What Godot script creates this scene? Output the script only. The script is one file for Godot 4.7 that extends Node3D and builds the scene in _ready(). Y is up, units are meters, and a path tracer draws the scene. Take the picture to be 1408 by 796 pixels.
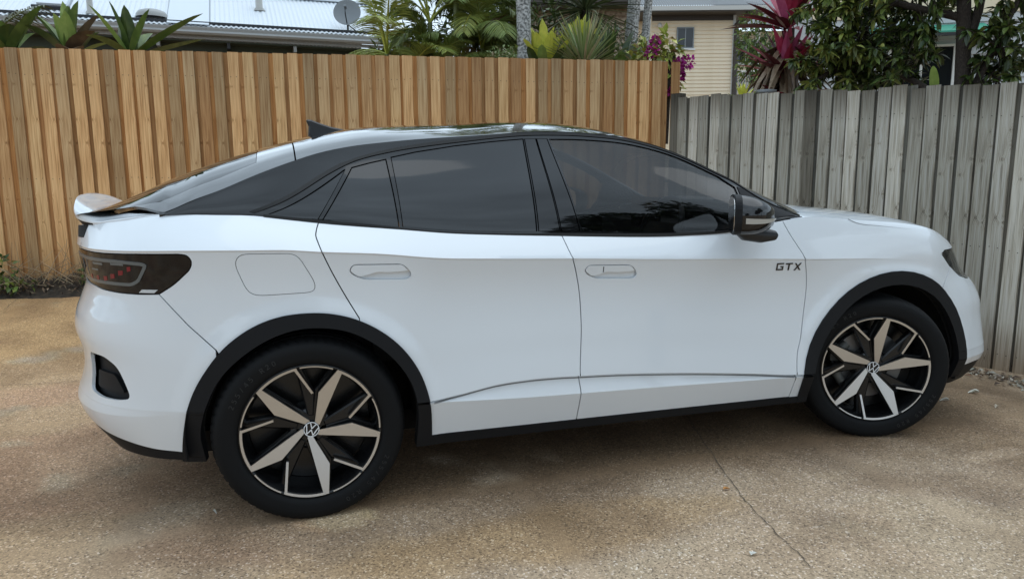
extends Node3D

var mat := {}
var rng := RandomNumberGenerator.new()

func _ready():
	rng.seed = 7
	# ------------------------------------------------------------ camera, sky, sun, exposure
	var cam := Camera3D.new()
	cam.name = "camera"
	cam.position = Vector3(-.081, 1.352, 3.692)
	cam.rotation = Vector3(-.16, -.311, -.007)
	cam.fov = 43.41
	cam.near = .05
	cam.far = 400
	add_child(cam)
	cam.current = true
	var env := Environment.new()
	env.background_mode = Environment.BG_SKY
	env.sky = Sky.new()
	env.sky.sky_material = make_sky()
	env.tonemap_mode = Environment.TONE_MAPPER_LINEAR
	env.tonemap_exposure = 1.2
	env.sdfgi_enabled = true
	env.ssao_enabled = true
	env.ssil_enabled = true
	var we := WorldEnvironment.new()
	we.name = "environment"
	we.environment = env
	add_child(we)
	var sun := DirectionalLight3D.new()
	sun.name = "sun"
	sun.light_energy = .16
	sun.light_color = Color(1, .98, .95)
	sun.light_angular_distance = 60
	sun.shadow_enabled = true
	sun.rotation = Vector3(deg_to_rad(-70), deg_to_rad(105), 0)
	add_child(sun)
	make_plan()
	make_materials()
	# ------------------------------------------------------------ the place, then the things in it
	make_ground()
	make_fences()
	make_buildings()
	make_car()
	make_plants()
	make_litter()

func make_sky() -> Material:
	var w := 1024
	var h := 512
	var n := FastNoiseLite.new()
	n.seed = 11
	n.noise_type = FastNoiseLite.TYPE_SIMPLEX_SMOOTH
	n.frequency = .9
	n.fractal_octaves = 5
	n.fractal_gain = .52
	var data := PackedFloat32Array()
	data.resize(w * h * 3)
	var k := 0
	for j in h:
		var el := PI * (.5 - (j + .5) / h)
		for i in w:
			var az := TAU * (i + .5) / w
			var d := Vector3(cos(el) * sin(az), sin(el), cos(el) * cos(az))
			var c := Color(.16, .15, .14)
			if el > -.02:
				# the cloud layer is flat: look it up where the view meets a sheet overhead
				var q := Vector2(d.x, d.z) / (d.y + .22)
				var f := n.get_noise_3d(q.x * 1.3, q.y * 1.3, 3.0)
				f = clampf(.5 + f * 1.05, 0, 1)
				var up := clampf(d.y, 0, 1)
				var base := Color(.72, .87, 1.0).lerp(Color(.88, 1.07, 1.25), sqrt(up))
				c = base * lerpf(.60, 1.20, f)
			data[k] = c.r
			data[k + 1] = c.g
			data[k + 2] = c.b
			k += 3
	var im := Image.create_from_data(w, h, false, Image.FORMAT_RGBF, data.to_byte_array())
	var m := PanoramaSkyMaterial.new()
	m.panorama = ImageTexture.create_from_image(im)
	return m

# ---------------------------------------------------------------- naming
var used := {}
func numbered(called: String) -> String:
	used[called] = used.get(called, -1) + 1
	return called if used[called] == 0 else "%s_%03d" % [called, used[called]]

func tag(o: Node3D, label: String, category: String, group := "") -> Node3D:
	o.set_meta("label", label)
	o.set_meta("category", category)
	if group != "":
		o.set_meta("group", group)
	return o

func thing(called: String, label: String, category: String, at := Vector3.ZERO, turn := 0.0, group := "") -> Node3D:
	var o := Node3D.new()
	o.name = numbered(called)
	o.position = at
	o.rotation.y = turn
	add_child(o)
	return tag(o, label, category, group)

func put(called: String, mesh: Mesh, m: Material, parent: Node = null, at := Transform3D.IDENTITY) -> MeshInstance3D:
	var o := MeshInstance3D.new()
	o.mesh = mesh
	o.material_override = m
	o.transform = at
	if parent == null:
		o.name = numbered(called)
		add_child(o)
	else:
		o.name = called
		parent.add_child(o, true)
	return o

func group_of(called: String, parent: Node3D, at := Transform3D.IDENTITY) -> Node3D:
	var o := Node3D.new()
	o.name = called
	o.transform = at
	parent.add_child(o, true)
	return o

# ---------------------------------------------------------------- mesh building
class Bag:
	var p := PackedVector3Array()
	var n := PackedVector3Array()
	var u := PackedVector2Array()
	var c := PackedColorArray()
	func tri(a: Vector3, b: Vector3, d: Vector3, na: Vector3, nb: Vector3, nd: Vector3, ua := Vector2(), ub := Vector2(), ud := Vector2()):
		if (b - a).cross(d - a).dot(na + nb + nd) > 0:
			p.append_array([a, d, b]); n.append_array([na, nd, nb]); u.append_array([ua, ud, ub])
		else:
			p.append_array([a, b, d]); n.append_array([na, nb, nd]); u.append_array([ua, ub, ud])
	func flat(a: Vector3, b: Vector3, d: Vector3, out := Vector3.ZERO, ua := Vector2(), ub := Vector2(), ud := Vector2()):
		var m := (b - a).cross(d - a).normalized()
		if m.dot(out) < 0:
			m = -m
		tri(a, b, d, m, m, m, ua, ub, ud)
	func quad(a: Vector3, b: Vector3, d: Vector3, e: Vector3, out := Vector3.ZERO, ua := Vector2(), ub := Vector2(), ud := Vector2(), ue := Vector2()):
		flat(a, b, d, out, ua, ub, ud)
		flat(a, d, e, out, ua, ud, ue)
	func box(lo: Vector3, hi: Vector3, t := Transform3D.IDENTITY):
		var v: Array[Vector3] = []
		for i in 8:
			v.append(t * Vector3(hi.x if i & 1 else lo.x, hi.y if i & 2 else lo.y, hi.z if i & 4 else lo.z))
		var b := t.basis
		quad(v[0], v[1], v[3], v[2], -b.z); quad(v[4], v[5], v[7], v[6], b.z)
		quad(v[0], v[1], v[5], v[4], -b.y); quad(v[2], v[3], v[7], v[6], b.y)
		quad(v[0], v[2], v[6], v[4], -b.x); quad(v[1], v[3], v[7], v[5], b.x)
	func tube(path: Array, radii: Array, sides := 8, caps := true):
		var rings := []
		for i in path.size():
			var d: Vector3 = (path[mini(i + 1, path.size() - 1)] - path[maxi(i - 1, 0)]).normalized()
			var a := d.cross(Vector3(.31, .1, .95) if absf(d.y) > .9 else Vector3.UP).normalized()
			var b := d.cross(a)
			var loop := []
			for k in sides + 1:
				var t := TAU * k / sides
				var o := a * cos(t) + b * sin(t)
				loop.append([path[i] + o * radii[i], o])
			rings.append(loop)
		for i in path.size() - 1:
			for k in sides:
				var q = rings[i][k]
				var r = rings[i][k + 1]
				var s = rings[i + 1][k + 1]
				var w = rings[i + 1][k]
				tri(q[0], r[0], s[0], q[1], r[1], s[1], Vector2(float(k) / sides, i), Vector2((k + 1.0) / sides, i), Vector2((k + 1.0) / sides, i + 1))
				tri(q[0], s[0], w[0], q[1], s[1], w[1], Vector2(float(k) / sides, i), Vector2((k + 1.0) / sides, i + 1), Vector2(float(k) / sides, i + 1))
		if caps:
			for e in [0, path.size() - 1]:
				var dir: Vector3 = (path[e] - path[1 if e == 0 else e - 1]).normalized()
				for k in sides:
					tri(path[e], rings[e][k][0], rings[e][k + 1][0], dir, dir, dir)
	# a profile of (radius, height) turned round local z
	func lathe(prof: PackedVector2Array, seg: int, t := Transform3D.IDENTITY, from := 0.0, to := TAU):
		var nr := PackedVector2Array()
		for i in prof.size():
			var d := prof[mini(i + 1, prof.size() - 1)] - prof[maxi(i - 1, 0)]
			nr.append(Vector2(d.y, -d.x).normalized())
		for k in seg:
			var a := lerpf(from, to, float(k) / seg)
			var b := lerpf(from, to, (k + 1.0) / seg)
			for i in prof.size() - 1:
				var q := [ring(prof[i], a), ring(prof[i], b), ring(prof[i + 1], b), ring(prof[i + 1], a)]
				var m := [ring(nr[i], a), ring(nr[i], b), ring(nr[i + 1], b), ring(nr[i + 1], a)]
				for j in 4:
					q[j] = t * q[j]
					m[j] = (t.basis * m[j]).normalized()
				tri(q[0], q[1], q[2], m[0], m[1], m[2])
				tri(q[0], q[2], q[3], m[0], m[2], m[3])
	static func ring(v: Vector2, a: float) -> Vector3:
		return Vector3(v.x * cos(a), v.x * sin(a), v.y)
	# a flat outline in x and y pushed along z, with a small chamfer at its front
	func slab(poly: PackedVector2Array, z0: float, z1: float, cham := 0.0, t := Transform3D.IDENTITY):
		if Geometry2D.is_polygon_clockwise(poly):
			poly.reverse()
		var front := poly
		if cham > 0:
			var o := Geometry2D.offset_polygon(poly, -cham, Geometry2D.JOIN_MITER)
			if o.size() == 1 and o[0].size() == poly.size():
				front = o[0]
				var best := 0
				for i in front.size():
					if front[i].distance_to(poly[0]) < front[best].distance_to(poly[0]):
						best = i
				var turned := PackedVector2Array()
				for i in front.size():
					turned.append(front[(best + i) % front.size()])
				front = turned
		var ix := Geometry2D.triangulate_polygon(front)
		for i in range(0, ix.size(), 3):
			flat(t * v3(front[ix[i]], z1), t * v3(front[ix[i + 1]], z1), t * v3(front[ix[i + 2]], z1), t.basis.z)
		for i in poly.size():
			var j := (i + 1) % poly.size()
			var e := poly[j] - poly[i]
			var out := t.basis * Vector3(e.y, -e.x, 0)
			var zc := z1 - (cham if front != poly else 0.0)
			quad(t * v3(poly[i], z0), t * v3(poly[j], z0), t * v3(poly[j], zc), t * v3(poly[i], zc), out)
			if front != poly:
				quad(t * v3(poly[i], zc), t * v3(poly[j], zc), t * v3(front[j], z1), t * v3(front[i], z1), out + t.basis.z)
	static func v3(v: Vector2, z: float) -> Vector3:
		return Vector3(v.x, v.y, z)
	func mesh() -> ArrayMesh:
		var a := []
		a.resize(Mesh.ARRAY_MAX)
		a[Mesh.ARRAY_VERTEX] = p
		a[Mesh.ARRAY_NORMAL] = n
		a[Mesh.ARRAY_TEX_UV] = u
		if c.size() == p.size():
			a[Mesh.ARRAY_COLOR] = c
		var m := ArrayMesh.new()
		if p.size() > 0:
			m.add_surface_from_arrays(Mesh.PRIMITIVE_TRIANGLES, a)
		return m
	func mirrored() -> ArrayMesh:
		var o := Bag.new()
		for i in range(0, p.size(), 3):
			for k in [0, 2, 1]:
				o.p.append(p[i + k] * Vector3(1, 1, -1)); o.n.append(n[i + k] * Vector3(1, 1, -1)); o.u.append(u[i + k])
		return o.mesh()

func capsule_outline(a: Vector2, b: Vector2, r: float, n := 8) -> PackedVector2Array:
	var d := (b - a).angle()
	var o := PackedVector2Array()
	for k in n + 1:
		o.append(b + Vector2.from_angle(d - PI / 2 + PI * k / n) * r)
	for k in n + 1:
		o.append(a + Vector2.from_angle(d + PI / 2 + PI * k / n) * r)
	return o

func smooth_outline(p: PackedVector2Array, r := .02) -> PackedVector2Array:
	var o := PackedVector2Array()
	var n := p.size()
	for i in n:
		var a := p[(i + n - 1) % n]
		var b := p[i]
		var c := p[(i + 1) % n]
		var ra := minf(r, a.distance_to(b) * .45)
		var rc := minf(r, c.distance_to(b) * .45)
		var s := b + (a - b).normalized() * ra
		var e := b + (c - b).normalized() * rc
		for k in 5:
			var t := k / 4.0
			o.append(s * (1 - t) * (1 - t) + b * 2 * t * (1 - t) + e * t * t)
	return o

# ---------------------------------------------------------------- panels: an outline cut out of a curved surface
func surf_normal(f: Callable, u: float, v: float) -> Vector3:
	var e := .0007
	return (f.call(u + e, v) - f.call(u - e, v)).cross(f.call(u, v + e) - f.call(u, v - e)).normalized()

func cells_of(us: PackedFloat32Array, rows_at: Callable) -> Array:
	var out := []
	var cols := []
	for u in us:
		cols.append(rows_at.call(u))
	for i in us.size() - 1:
		for j in cols[i].size() - 1:
			out.append(PackedVector2Array([Vector2(us[i], cols[i][j]), Vector2(us[i + 1], cols[i + 1][j]), Vector2(us[i + 1], cols[i + 1][j + 1]), Vector2(us[i], cols[i][j + 1])]))
	return out

func panel(f: Callable, cells: Array, inc: PackedVector2Array, holes := [], lift := 0.0, skirt := .012, gap := .0022) -> Bag:
	var shapes: Array[PackedVector2Array] = []
	if Geometry2D.is_polygon_clockwise(inc):
		inc = inc.duplicate()
		inc.reverse()
	if gap != 0:
		shapes = Geometry2D.offset_polygon(inc, -gap)
	else:
		shapes.append(inc)
	for h in holes:
		var next: Array[PackedVector2Array] = []
		for s in shapes:
			if Geometry2D.is_polygon_clockwise(s):
				next.append(s)
			else:
				next.append_array(Geometry2D.clip_polygons(s, h))
		shapes = next
	var outer := []
	var inner := []
	for s in shapes:
		(inner if Geometry2D.is_polygon_clockwise(s) else outer).append(s)
	var bag := Bag.new()
	for s in outer:
		var box := bounds(s)
		for c in cells:
			if not box.intersects(bounds(c)):
				continue
			var bits := Geometry2D.intersect_polygons(c, s)
			for h in inner:
				var nb: Array[PackedVector2Array] = []
				for b in bits:
					nb.append_array(Geometry2D.clip_polygons(b, h))
				bits = nb
			var mid: Vector2 = (c[0] + c[1] + c[2] + c[3]) / 4
			for b in bits:
				var ix := Geometry2D.triangulate_polygon(b)
				var pp := PackedVector3Array()
				var nn := PackedVector3Array()
				for q in b:
					var w: Vector2 = q + (mid - q).limit_length(.0016)
					var m := surf_normal(f, w.x, w.y)
					nn.append(m)
					pp.append(f.call(q.x, q.y) + m * lift)
				for i in range(0, ix.size(), 3):
					bag.tri(pp[ix[i]], pp[ix[i + 1]], pp[ix[i + 2]], nn[ix[i]], nn[ix[i + 1]], nn[ix[i + 2]], b[ix[i]], b[ix[i + 1]], b[ix[i + 2]])
	if skirt > 0:
		for s in shapes:
			for i in s.size():
				var a := s[i]
				var b := s[(i + 1) % s.size()]
				var steps := maxi(1, int(ceil(a.distance_to(b) / .04)))
				for k in steps:
					var q := a.lerp(b, float(k) / steps)
					var r := a.lerp(b, (k + 1.0) / steps)
					var nq := surf_normal(f, q.x, q.y)
					var nr := surf_normal(f, r.x, r.y)
					var pq: Vector3 = f.call(q.x, q.y) + nq * lift
					var pq2: Vector3 = f.call(r.x, r.y) + nr * lift
					bag.quad(pq, pq2, pq2 - nr * skirt, pq - nq * skirt, (pq2 - pq).cross(nq))
	return bag

func bounds(p: PackedVector2Array) -> Rect2:
	var r := Rect2(p[0], Vector2.ZERO)
	for q in p:
		r = r.expand(q)
	return r.grow(1e-4)
# ---------------------------------------------------------------- curves and the car's surfaces (x forward, y up, z towards its right side)
func curve(p: PackedVector2Array, x: float) -> float:
	var n := p.size()
	if x <= p[0].x:
		return p[0].y
	if x >= p[n - 1].x:
		return p[n - 1].y
	var i := 0
	while i < n - 2 and x > p[i + 1].x:
		i += 1
	var h := p[i + 1].x - p[i].x
	var sl := (p[i + 1].y - p[i].y) / h
	var m0 := sl
	var m1 := sl
	if i > 0:
		var hp := p[i].x - p[i - 1].x
		m0 = ((p[i].y - p[i - 1].y) / hp * h + sl * hp) / (h + hp)
	if i < n - 2:
		var hn := p[i + 2].x - p[i + 1].x
		m1 = ((p[i + 2].y - p[i + 1].y) / hn * h + sl * hn) / (h + hn)
	var t := (x - p[i].x) / h
	var t2 := t * t
	var t3 := t2 * t
	return (2 * t3 - 3 * t2 + 1) * p[i].y + (t3 - 2 * t2 + t) * h * m0 + (3 * t2 - 2 * t3) * p[i + 1].y + (t3 - t2) * h * m1

func lin(p: PackedVector2Array, x: float) -> float:
	var n := p.size()
	if x <= p[0].x:
		return p[0].y
	for i in range(1, n):
		if x <= p[i].x:
			return lerpf(p[i - 1].y, p[i].y, (x - p[i - 1].x) / (p[i].x - p[i - 1].x))
	return p[n - 1].y

func V2(a: Array) -> PackedVector2Array:
	var o := PackedVector2Array()
	for i in range(0, a.size(), 2):
		o.append(Vector2(a[i], a[i + 1]))
	return o

# plan outline of the lower body, from the middle of the tail round the side to the middle of the nose
var PLAN := V2([-.93, 0, -.91, .25, -.85, .46, -.755, .64, -.61, .78, -.41, .865, -.1, .907, .5, .922, 1.4, .925, 2.2, .922, 2.75, .918, 3.12, .903, 3.40, .86, 3.57, .765, 3.66, .57, 3.70, .3, 3.715, 0])
var PX := PackedVector2Array()
var PZ := PackedVector2Array()
func make_plan():
	var s := 0.0
	var at := PackedFloat32Array([0.0])
	for i in range(1, PLAN.size()):
		s += PLAN[i].distance_to(PLAN[i - 1])
		at.append(s)
	for i in PLAN.size():
		PX.append(Vector2(at[i] - at[7] + .5, PLAN[i].x))
		PZ.append(Vector2(at[i] - at[7] + .5, PLAN[i].y))

# lines along the side, as (s, y)
var BOTTOM := V2([-1.9, .30, -.9, .30, -.5, .295, .46, .288, .9, .284, 1.5, .278, 2.3, .268, 3.3, .27, 4.5, .27])
var FOLD := V2([-1.9, .44, -.72, .451, -.46, .469, .2, .45, .53, .437, .81, .423, 1.1, .414, 1.59, .401, 1.9, .39, 2.2, .38, 4.5, .38])
var LEDGE := V2([-1.9, .47, -.8, .48, -.46, .48, .3, .448, .47, .446, .59, .461, .74, .486, .87, .494, 1.0, .494, 1.11, .489, 1.28, .481, 1.5, .465, 1.73, .444, 1.98, .417, 2.23, .389, 2.6, .40, 4.5, .42])
var CREASE := V2([-1.9, 1.08, -.7, 1.08, -.4, 1.082, -.19, 1.078, -.04, 1.074, .06, 1.065, .28, 1.049, .51, 1.023, .74, 1.011, 1.06, .998, 1.47, .978, 2.07, .953, 2.25, .944, 2.8, .92, 3.3, .86, 4.5, .80])
var TOP := V2([-1.9, 1.150, -1.15, 1.157, -.85, 1.176, -.57, 1.203, -.31, 1.202, -.17, 1.197, -.04, 1.18, .06, 1.168, .38, 1.134, .58, 1.113, .76, 1.103, 1.05, 1.093, 1.64, 1.078, 1.88, 1.084, 2.11, 1.117, 2.27, 1.133, 2.6, 1.113, 3.0, 1.07, 3.3, .99, 4.5, .90])
# sideways offsets at those lines
var SHOULDER := V2([-1.3, .005, -1.05, .02, -.85, .07, -.5, .14, 0, .125, .5, .09, 1.2, .072, 1.9, .066, 2.25, .06, 2.6, .06, 3.2, .07, 3.6, .06])
var TAIL := V2([.15, -.10, .25, -.03, .34, .022, .445, .032, .50, .012, .58, -.006, .65, -.004, .735, .020, .80, .014, .86, -.006, .93, -.028, .99, -.018, 1.06, -.02, 1.12, -.026, 1.17, -.03, 1.25, -.05])
var NOSE := V2([.15, -.06, .25, .02, .33, .03, .45, .012, .58, -.010, .66, -.022, .74, -.06, .83, -.135, .92, -.175, 1.0, -.21])
const REAR_ARCH := Vector3(.003, .365, .462)
const FRONT_ARCH := Vector3(2.79, .335, .527)

func rows(s: float) -> PackedFloat32Array:
	var b := curve(BOTTOM, s)
	var l := curve(LEDGE, s)
	var f := minf(curve(FOLD, s), l - .004)
	var c := curve(CREASE, s)
	var t := maxf(curve(TOP, s), c + .004)
	return PackedFloat32Array([b, f, l - .003, l + .004, lerpf(l, c, .3), c - .07, c - .006, c, t])

func off(s: float, y: float) -> float:
	var r := rows(s)
	var w := smoothstep(.3, .55, s) * (1 - smoothstep(2.25, 2.45, s))   # the ledge runs along the doors only
	var soft := smoothstep(2.2, 2.9, s)
	var d: PackedFloat32Array = [lerpf(-.045, -.052, w), lerpf(-.006, -.006, w), lerpf(-.004, -.022, w), lerpf(-.003, .0, w), lerpf(-.004, -.017, w), lerpf(lerpf(-.016, -.022, w), -.004, soft), lerpf(-.0085, -.004, soft), lerpf(-.004, -.004, soft), 0]
	var v := 0.0
	if y >= r[7]:
		var t := clampf((y - r[7]) / (r[8] - r[7]), 0, 1.2)
		var a := curve(SHOULDER, s)
		var round := smoothstep(2.3, 3.0, s)
		v = d[7] - a * lerpf(t * .8 + .2 * t * t, lerpf(.25 * t, 0.0, soft) + lerpf(.75, 1.0, soft) * (1 - sqrt(maxf(0.0, 1 - (minf(t, 1.0) * .97) ** 2))), round)
	elif y < r[0]:
		v = d[0] - (r[0] - y) * .3
	else:
		var p := PackedVector2Array()
		if y >= r[3]:
			for i in range(3, 7):
				p.append(Vector2(r[i], d[i]))
			if y > r[6]:
				v = lerpf(d[6], d[7], (y - r[6]) / (r[7] - r[6]))
			else:
				v = curve(p, y)
		else:
			for i in 4:
				p.append(Vector2(r[i], d[i]))
			v = lin(p, y)
	for a in [REAR_ARCH, FRONT_ARCH]:
		var q: float = Vector2(s - a.x, (y - a.y)).length() / a.z
		v += .006 * (1 - smoothstep(1.02, 1.17, q)) * (1 - smoothstep(r[7] - .08, r[7], y))
	v += curve(TAIL, y) * (1 - smoothstep(-1.25, -.45, s)) + curve(NOSE, y) * smoothstep(3.0, 3.65, s)
	return v

func low(s: float, y: float) -> Vector3:
	var e := .004
	var t := Vector2(curve(PX, s + e) - curve(PX, s - e), curve(PZ, s + e) - curve(PZ, s - e)).normalized()
	var d := off(s, y)
	return Vector3(curve(PX, s) - t.y * d, y, maxf(curve(PZ, s) + t.x * d, 0.0))

# the greenhouse: over x, v 0 at the belt, 1 at the rail along the roof's edge, 2 on the centre line
var BELT_Z := V2([-.85, .62, -.5, .70, -.3, .735, -.1, .77, .5, .825, 1.2, .85, 1.9, .855, 2.4, .84])
var BELT_Y := V2([-.85, 1.205, -.49, 1.205, -.29, 1.202, -.16, 1.197, -.03, 1.18, .065, 1.169, .377, 1.133, .585, 1.111, .766, 1.101, 1.054, 1.093, 1.636, 1.078, 1.876, 1.084, 2.1, 1.117, 2.267, 1.133, 2.4, 1.11])
var RAIL_Z := V2([-.85, .60, -.5, .692, -.4, .692, -.28, .68, 0, .65, .25, .635, .5, .63, 1.0, .635, 1.5, .655, 2.0, .72, 2.4, .80])
var RAIL_Y := V2([-.85, 1.203, -.5, 1.207, -.446, 1.227, -.394, 1.251, -.289, 1.290, -.155, 1.347, -.016, 1.399, .097, 1.435, .213, 1.459, .367, 1.478, .704, 1.505, 1.017, 1.522, 1.238, 1.518, 1.445, 1.496, 1.673, 1.435, 1.875, 1.348, 2.098, 1.240, 2.317, 1.141, 2.4, 1.112])
var ROOF_Y := V2([-.95, 1.16, -.75, 1.23, -.5, 1.345, 0, 1.505, .3, 1.566, .5, 1.58, .75, 1.59, 1.0, 1.605, 1.25, 1.60, 1.5, 1.565, 1.75, 1.50, 2.0, 1.405, 2.4, 1.225, 2.65, 1.10])
func green(x: float, v: float) -> Vector3:
	var a := Vector2(curve(BELT_Z, x), curve(BELT_Y, x))
	var b := Vector2(curve(RAIL_Z, x), maxf(curve(RAIL_Y, x), a.y + .001))
	if v <= 1:
		var bulge := .018 * 6.75 * v * (1 - v) ** 2 * clampf((b.y - a.y) / .3, 0, 1)
		var q := a.lerp(b, v)
		return Vector3(x, q.y + bulge * .4, q.x + bulge)
	var c := curve(ROOF_Y, x)
	var u := minf(v - 1, 1.0)
	var zz := b.x * (1 - u)
	var k := 1 - u
	var drop := .88 * k * k + .12 * k ** 6
	return Vector3(x, c - maxf(c - b.y, .002) * drop, zz)

# ---------------------------------------------------------------- materials
func std(color: Color, rough := .6, metal := 0.0) -> StandardMaterial3D:
	var m := StandardMaterial3D.new()
	m.albedo_color = color
	m.roughness = rough
	m.metallic = metal
	return m

func srgb(r: float, g: float, b: float) -> Color:
	return Color(r, g, b).linear_to_srgb()

func noise(freq: float, seed_at := 1, oct := 4, kind := FastNoiseLite.TYPE_SIMPLEX_SMOOTH) -> FastNoiseLite:
	var n := FastNoiseLite.new()
	n.seed = seed_at
	n.noise_type = kind
	n.frequency = freq
	n.fractal_octaves = oct
	return n

func noise_tex(n: FastNoiseLite, side: int, ramp: Array, normal := false, bump := 4.0) -> NoiseTexture2D:
	var t := NoiseTexture2D.new()
	t.width = side
	t.height = side
	t.seamless = true
	t.noise = n
	if normal:
		t.as_normal_map = true
		t.bump_strength = bump
	elif ramp.size() > 0:
		var g := Gradient.new()
		g.offsets = PackedFloat32Array(ramp.map(func(r): return r[0]))
		g.colors = PackedColorArray(ramp.map(func(r): return r[1]))
		t.color_ramp = g
	return t

func make_materials():
	var p := std(srgb(.73, .765, .80), .32)
	p.clearcoat_enabled = true
	p.clearcoat = 1.0
	p.clearcoat_roughness = .03
	mat.paint = p
	var g := std(srgb(.006, .006, .007), .12)
	g.roughness = .04
	g.metallic_specular = .56
	mat.gloss_black = g
	var rf := std(srgb(.006, .006, .007), .1)
	rf.metallic_specular = .95
	rf.clearcoat_enabled = true
	rf.clearcoat = 1.0
	rf.clearcoat_roughness = .02
	mat.roof_black = rf
	mat.trim = std(srgb(.0105, .011, .0125), .55)
	mat.trim.metallic_specular = .3
	mat.trim_satin = std(srgb(.014, .015, .017), .35)
	mat.ledge = std(srgb(.20, .21, .22), .6)
	mat.seal = std(srgb(.006, .006, .006), .6)
	mat.void_black = std(srgb(.004, .004, .004), .9)
	var tr := std(srgb(.012, .013, .015), .03)
	tr.metallic_specular = .58
	mat.tint_rear = tr
	var tf := StandardMaterial3D.new()
	tf.albedo_color = Color(.02, .022, .024, .72)
	tf.roughness = .02
	tf.metallic_specular = .58
	tf.transparency = BaseMaterial3D.TRANSPARENCY_ALPHA
	mat.tint_front = tf
	mat.seat = std(srgb(.02, .02, .022), .8)
	mat.chrome = std(srgb(.8, .8, .8), .08, 1.0)
	mat.lamp_dark = std(srgb(.01, .01, .011), .2)
	var lb := std(srgb(.004, .004, .005), .06)
	lb.metallic_specular = .5
	mat.lamp_black = lb
	mat.lamp_rim = std(srgb(.12, .13, .13), .25)
	var ll := std(srgb(.010, .008, .008), .04)
	ll.metallic_specular = .45
	mat.lamp_lens = ll
	mat.red = std(srgb(.19, .010, .018), .2)
	mat.reflector = std(srgb(.55, .57, .58), .2)
	var lg := StandardMaterial3D.new()
	lg.albedo_color = Color(.5, .5, .5, .12)
	lg.roughness = .02
	lg.transparency = BaseMaterial3D.TRANSPARENCY_ALPHA
	mat.lamp_glass = lg
	var sm := StandardMaterial3D.new()
	sm.albedo_color = Color(.12, .125, .13, .55)
	sm.roughness = .05
	sm.metallic_specular = .35
	sm.transparency = BaseMaterial3D.TRANSPARENCY_ALPHA
	mat.lamp_smoked = sm
	mat.indicator = std(srgb(.42, .40, .36), .25)
	mat.tyre = std(srgb(.0065, .0067, .0072), .7)
	mat.tyre.metallic_specular = .3
	mat.tyre_text = std(srgb(.011, .0115, .012), .6)
	var rb := std(srgb(.006, .006, .0065), .25)
	mat.rim_black = rb
	mat.machined = std(srgb(.66, .66, .66), .30, 1.0)
	mat.emblem = std(srgb(.8, .8, .8), .3)
	mat.steel = std(srgb(.18, .18, .18), .4, .8)
	mat.caliper = std(srgb(.10, .10, .09), .5)
	make_site_materials()

# ---------------------------------------------------------------- the car
func spline(p: PackedVector2Array, n := 5) -> PackedVector2Array:
	var o := PackedVector2Array()
	for i in p.size() - 1:
		for k in n:
			o.append(p[i].cubic_interpolate(p[i + 1], p[maxi(i - 1, 0)], p[mini(i + 2, p.size() - 1)], float(k) / n))
	o.append(p[p.size() - 1])
	return o

func along(c: PackedVector2Array, a: float, b: float, n := 12) -> PackedVector2Array:
	var o := PackedVector2Array()
	for k in n + 1:
		var x := lerpf(a, b, float(k) / n)
		o.append(Vector2(x, curve(c, x)))
	return o

func shifted(c: PackedVector2Array, a: float, b: float, by: float) -> PackedVector2Array:
	var o := along(c, a, b, 40)
	for k in o.size():
		o[k].y += by
	return o

func joined(list: Array) -> PackedVector2Array:
	var o := PackedVector2Array()
	for l in list:
		for q in l:
			if o.is_empty() or o[o.size() - 1].distance_to(q) > 1e-4:
				o.append(q)
	return o

func back(p: PackedVector2Array) -> PackedVector2Array:
	var q := p.duplicate()
	q.reverse()
	return q

var low_cells := []
var green_cells := []
var roof_cells := []

func both(car: Node3D, called: String, bag: Bag, m: Material) -> MeshInstance3D:
	var o := put(called, bag.mesh(), m, car)
	put(called, bag.mirrored(), m, car)
	return o

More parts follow.
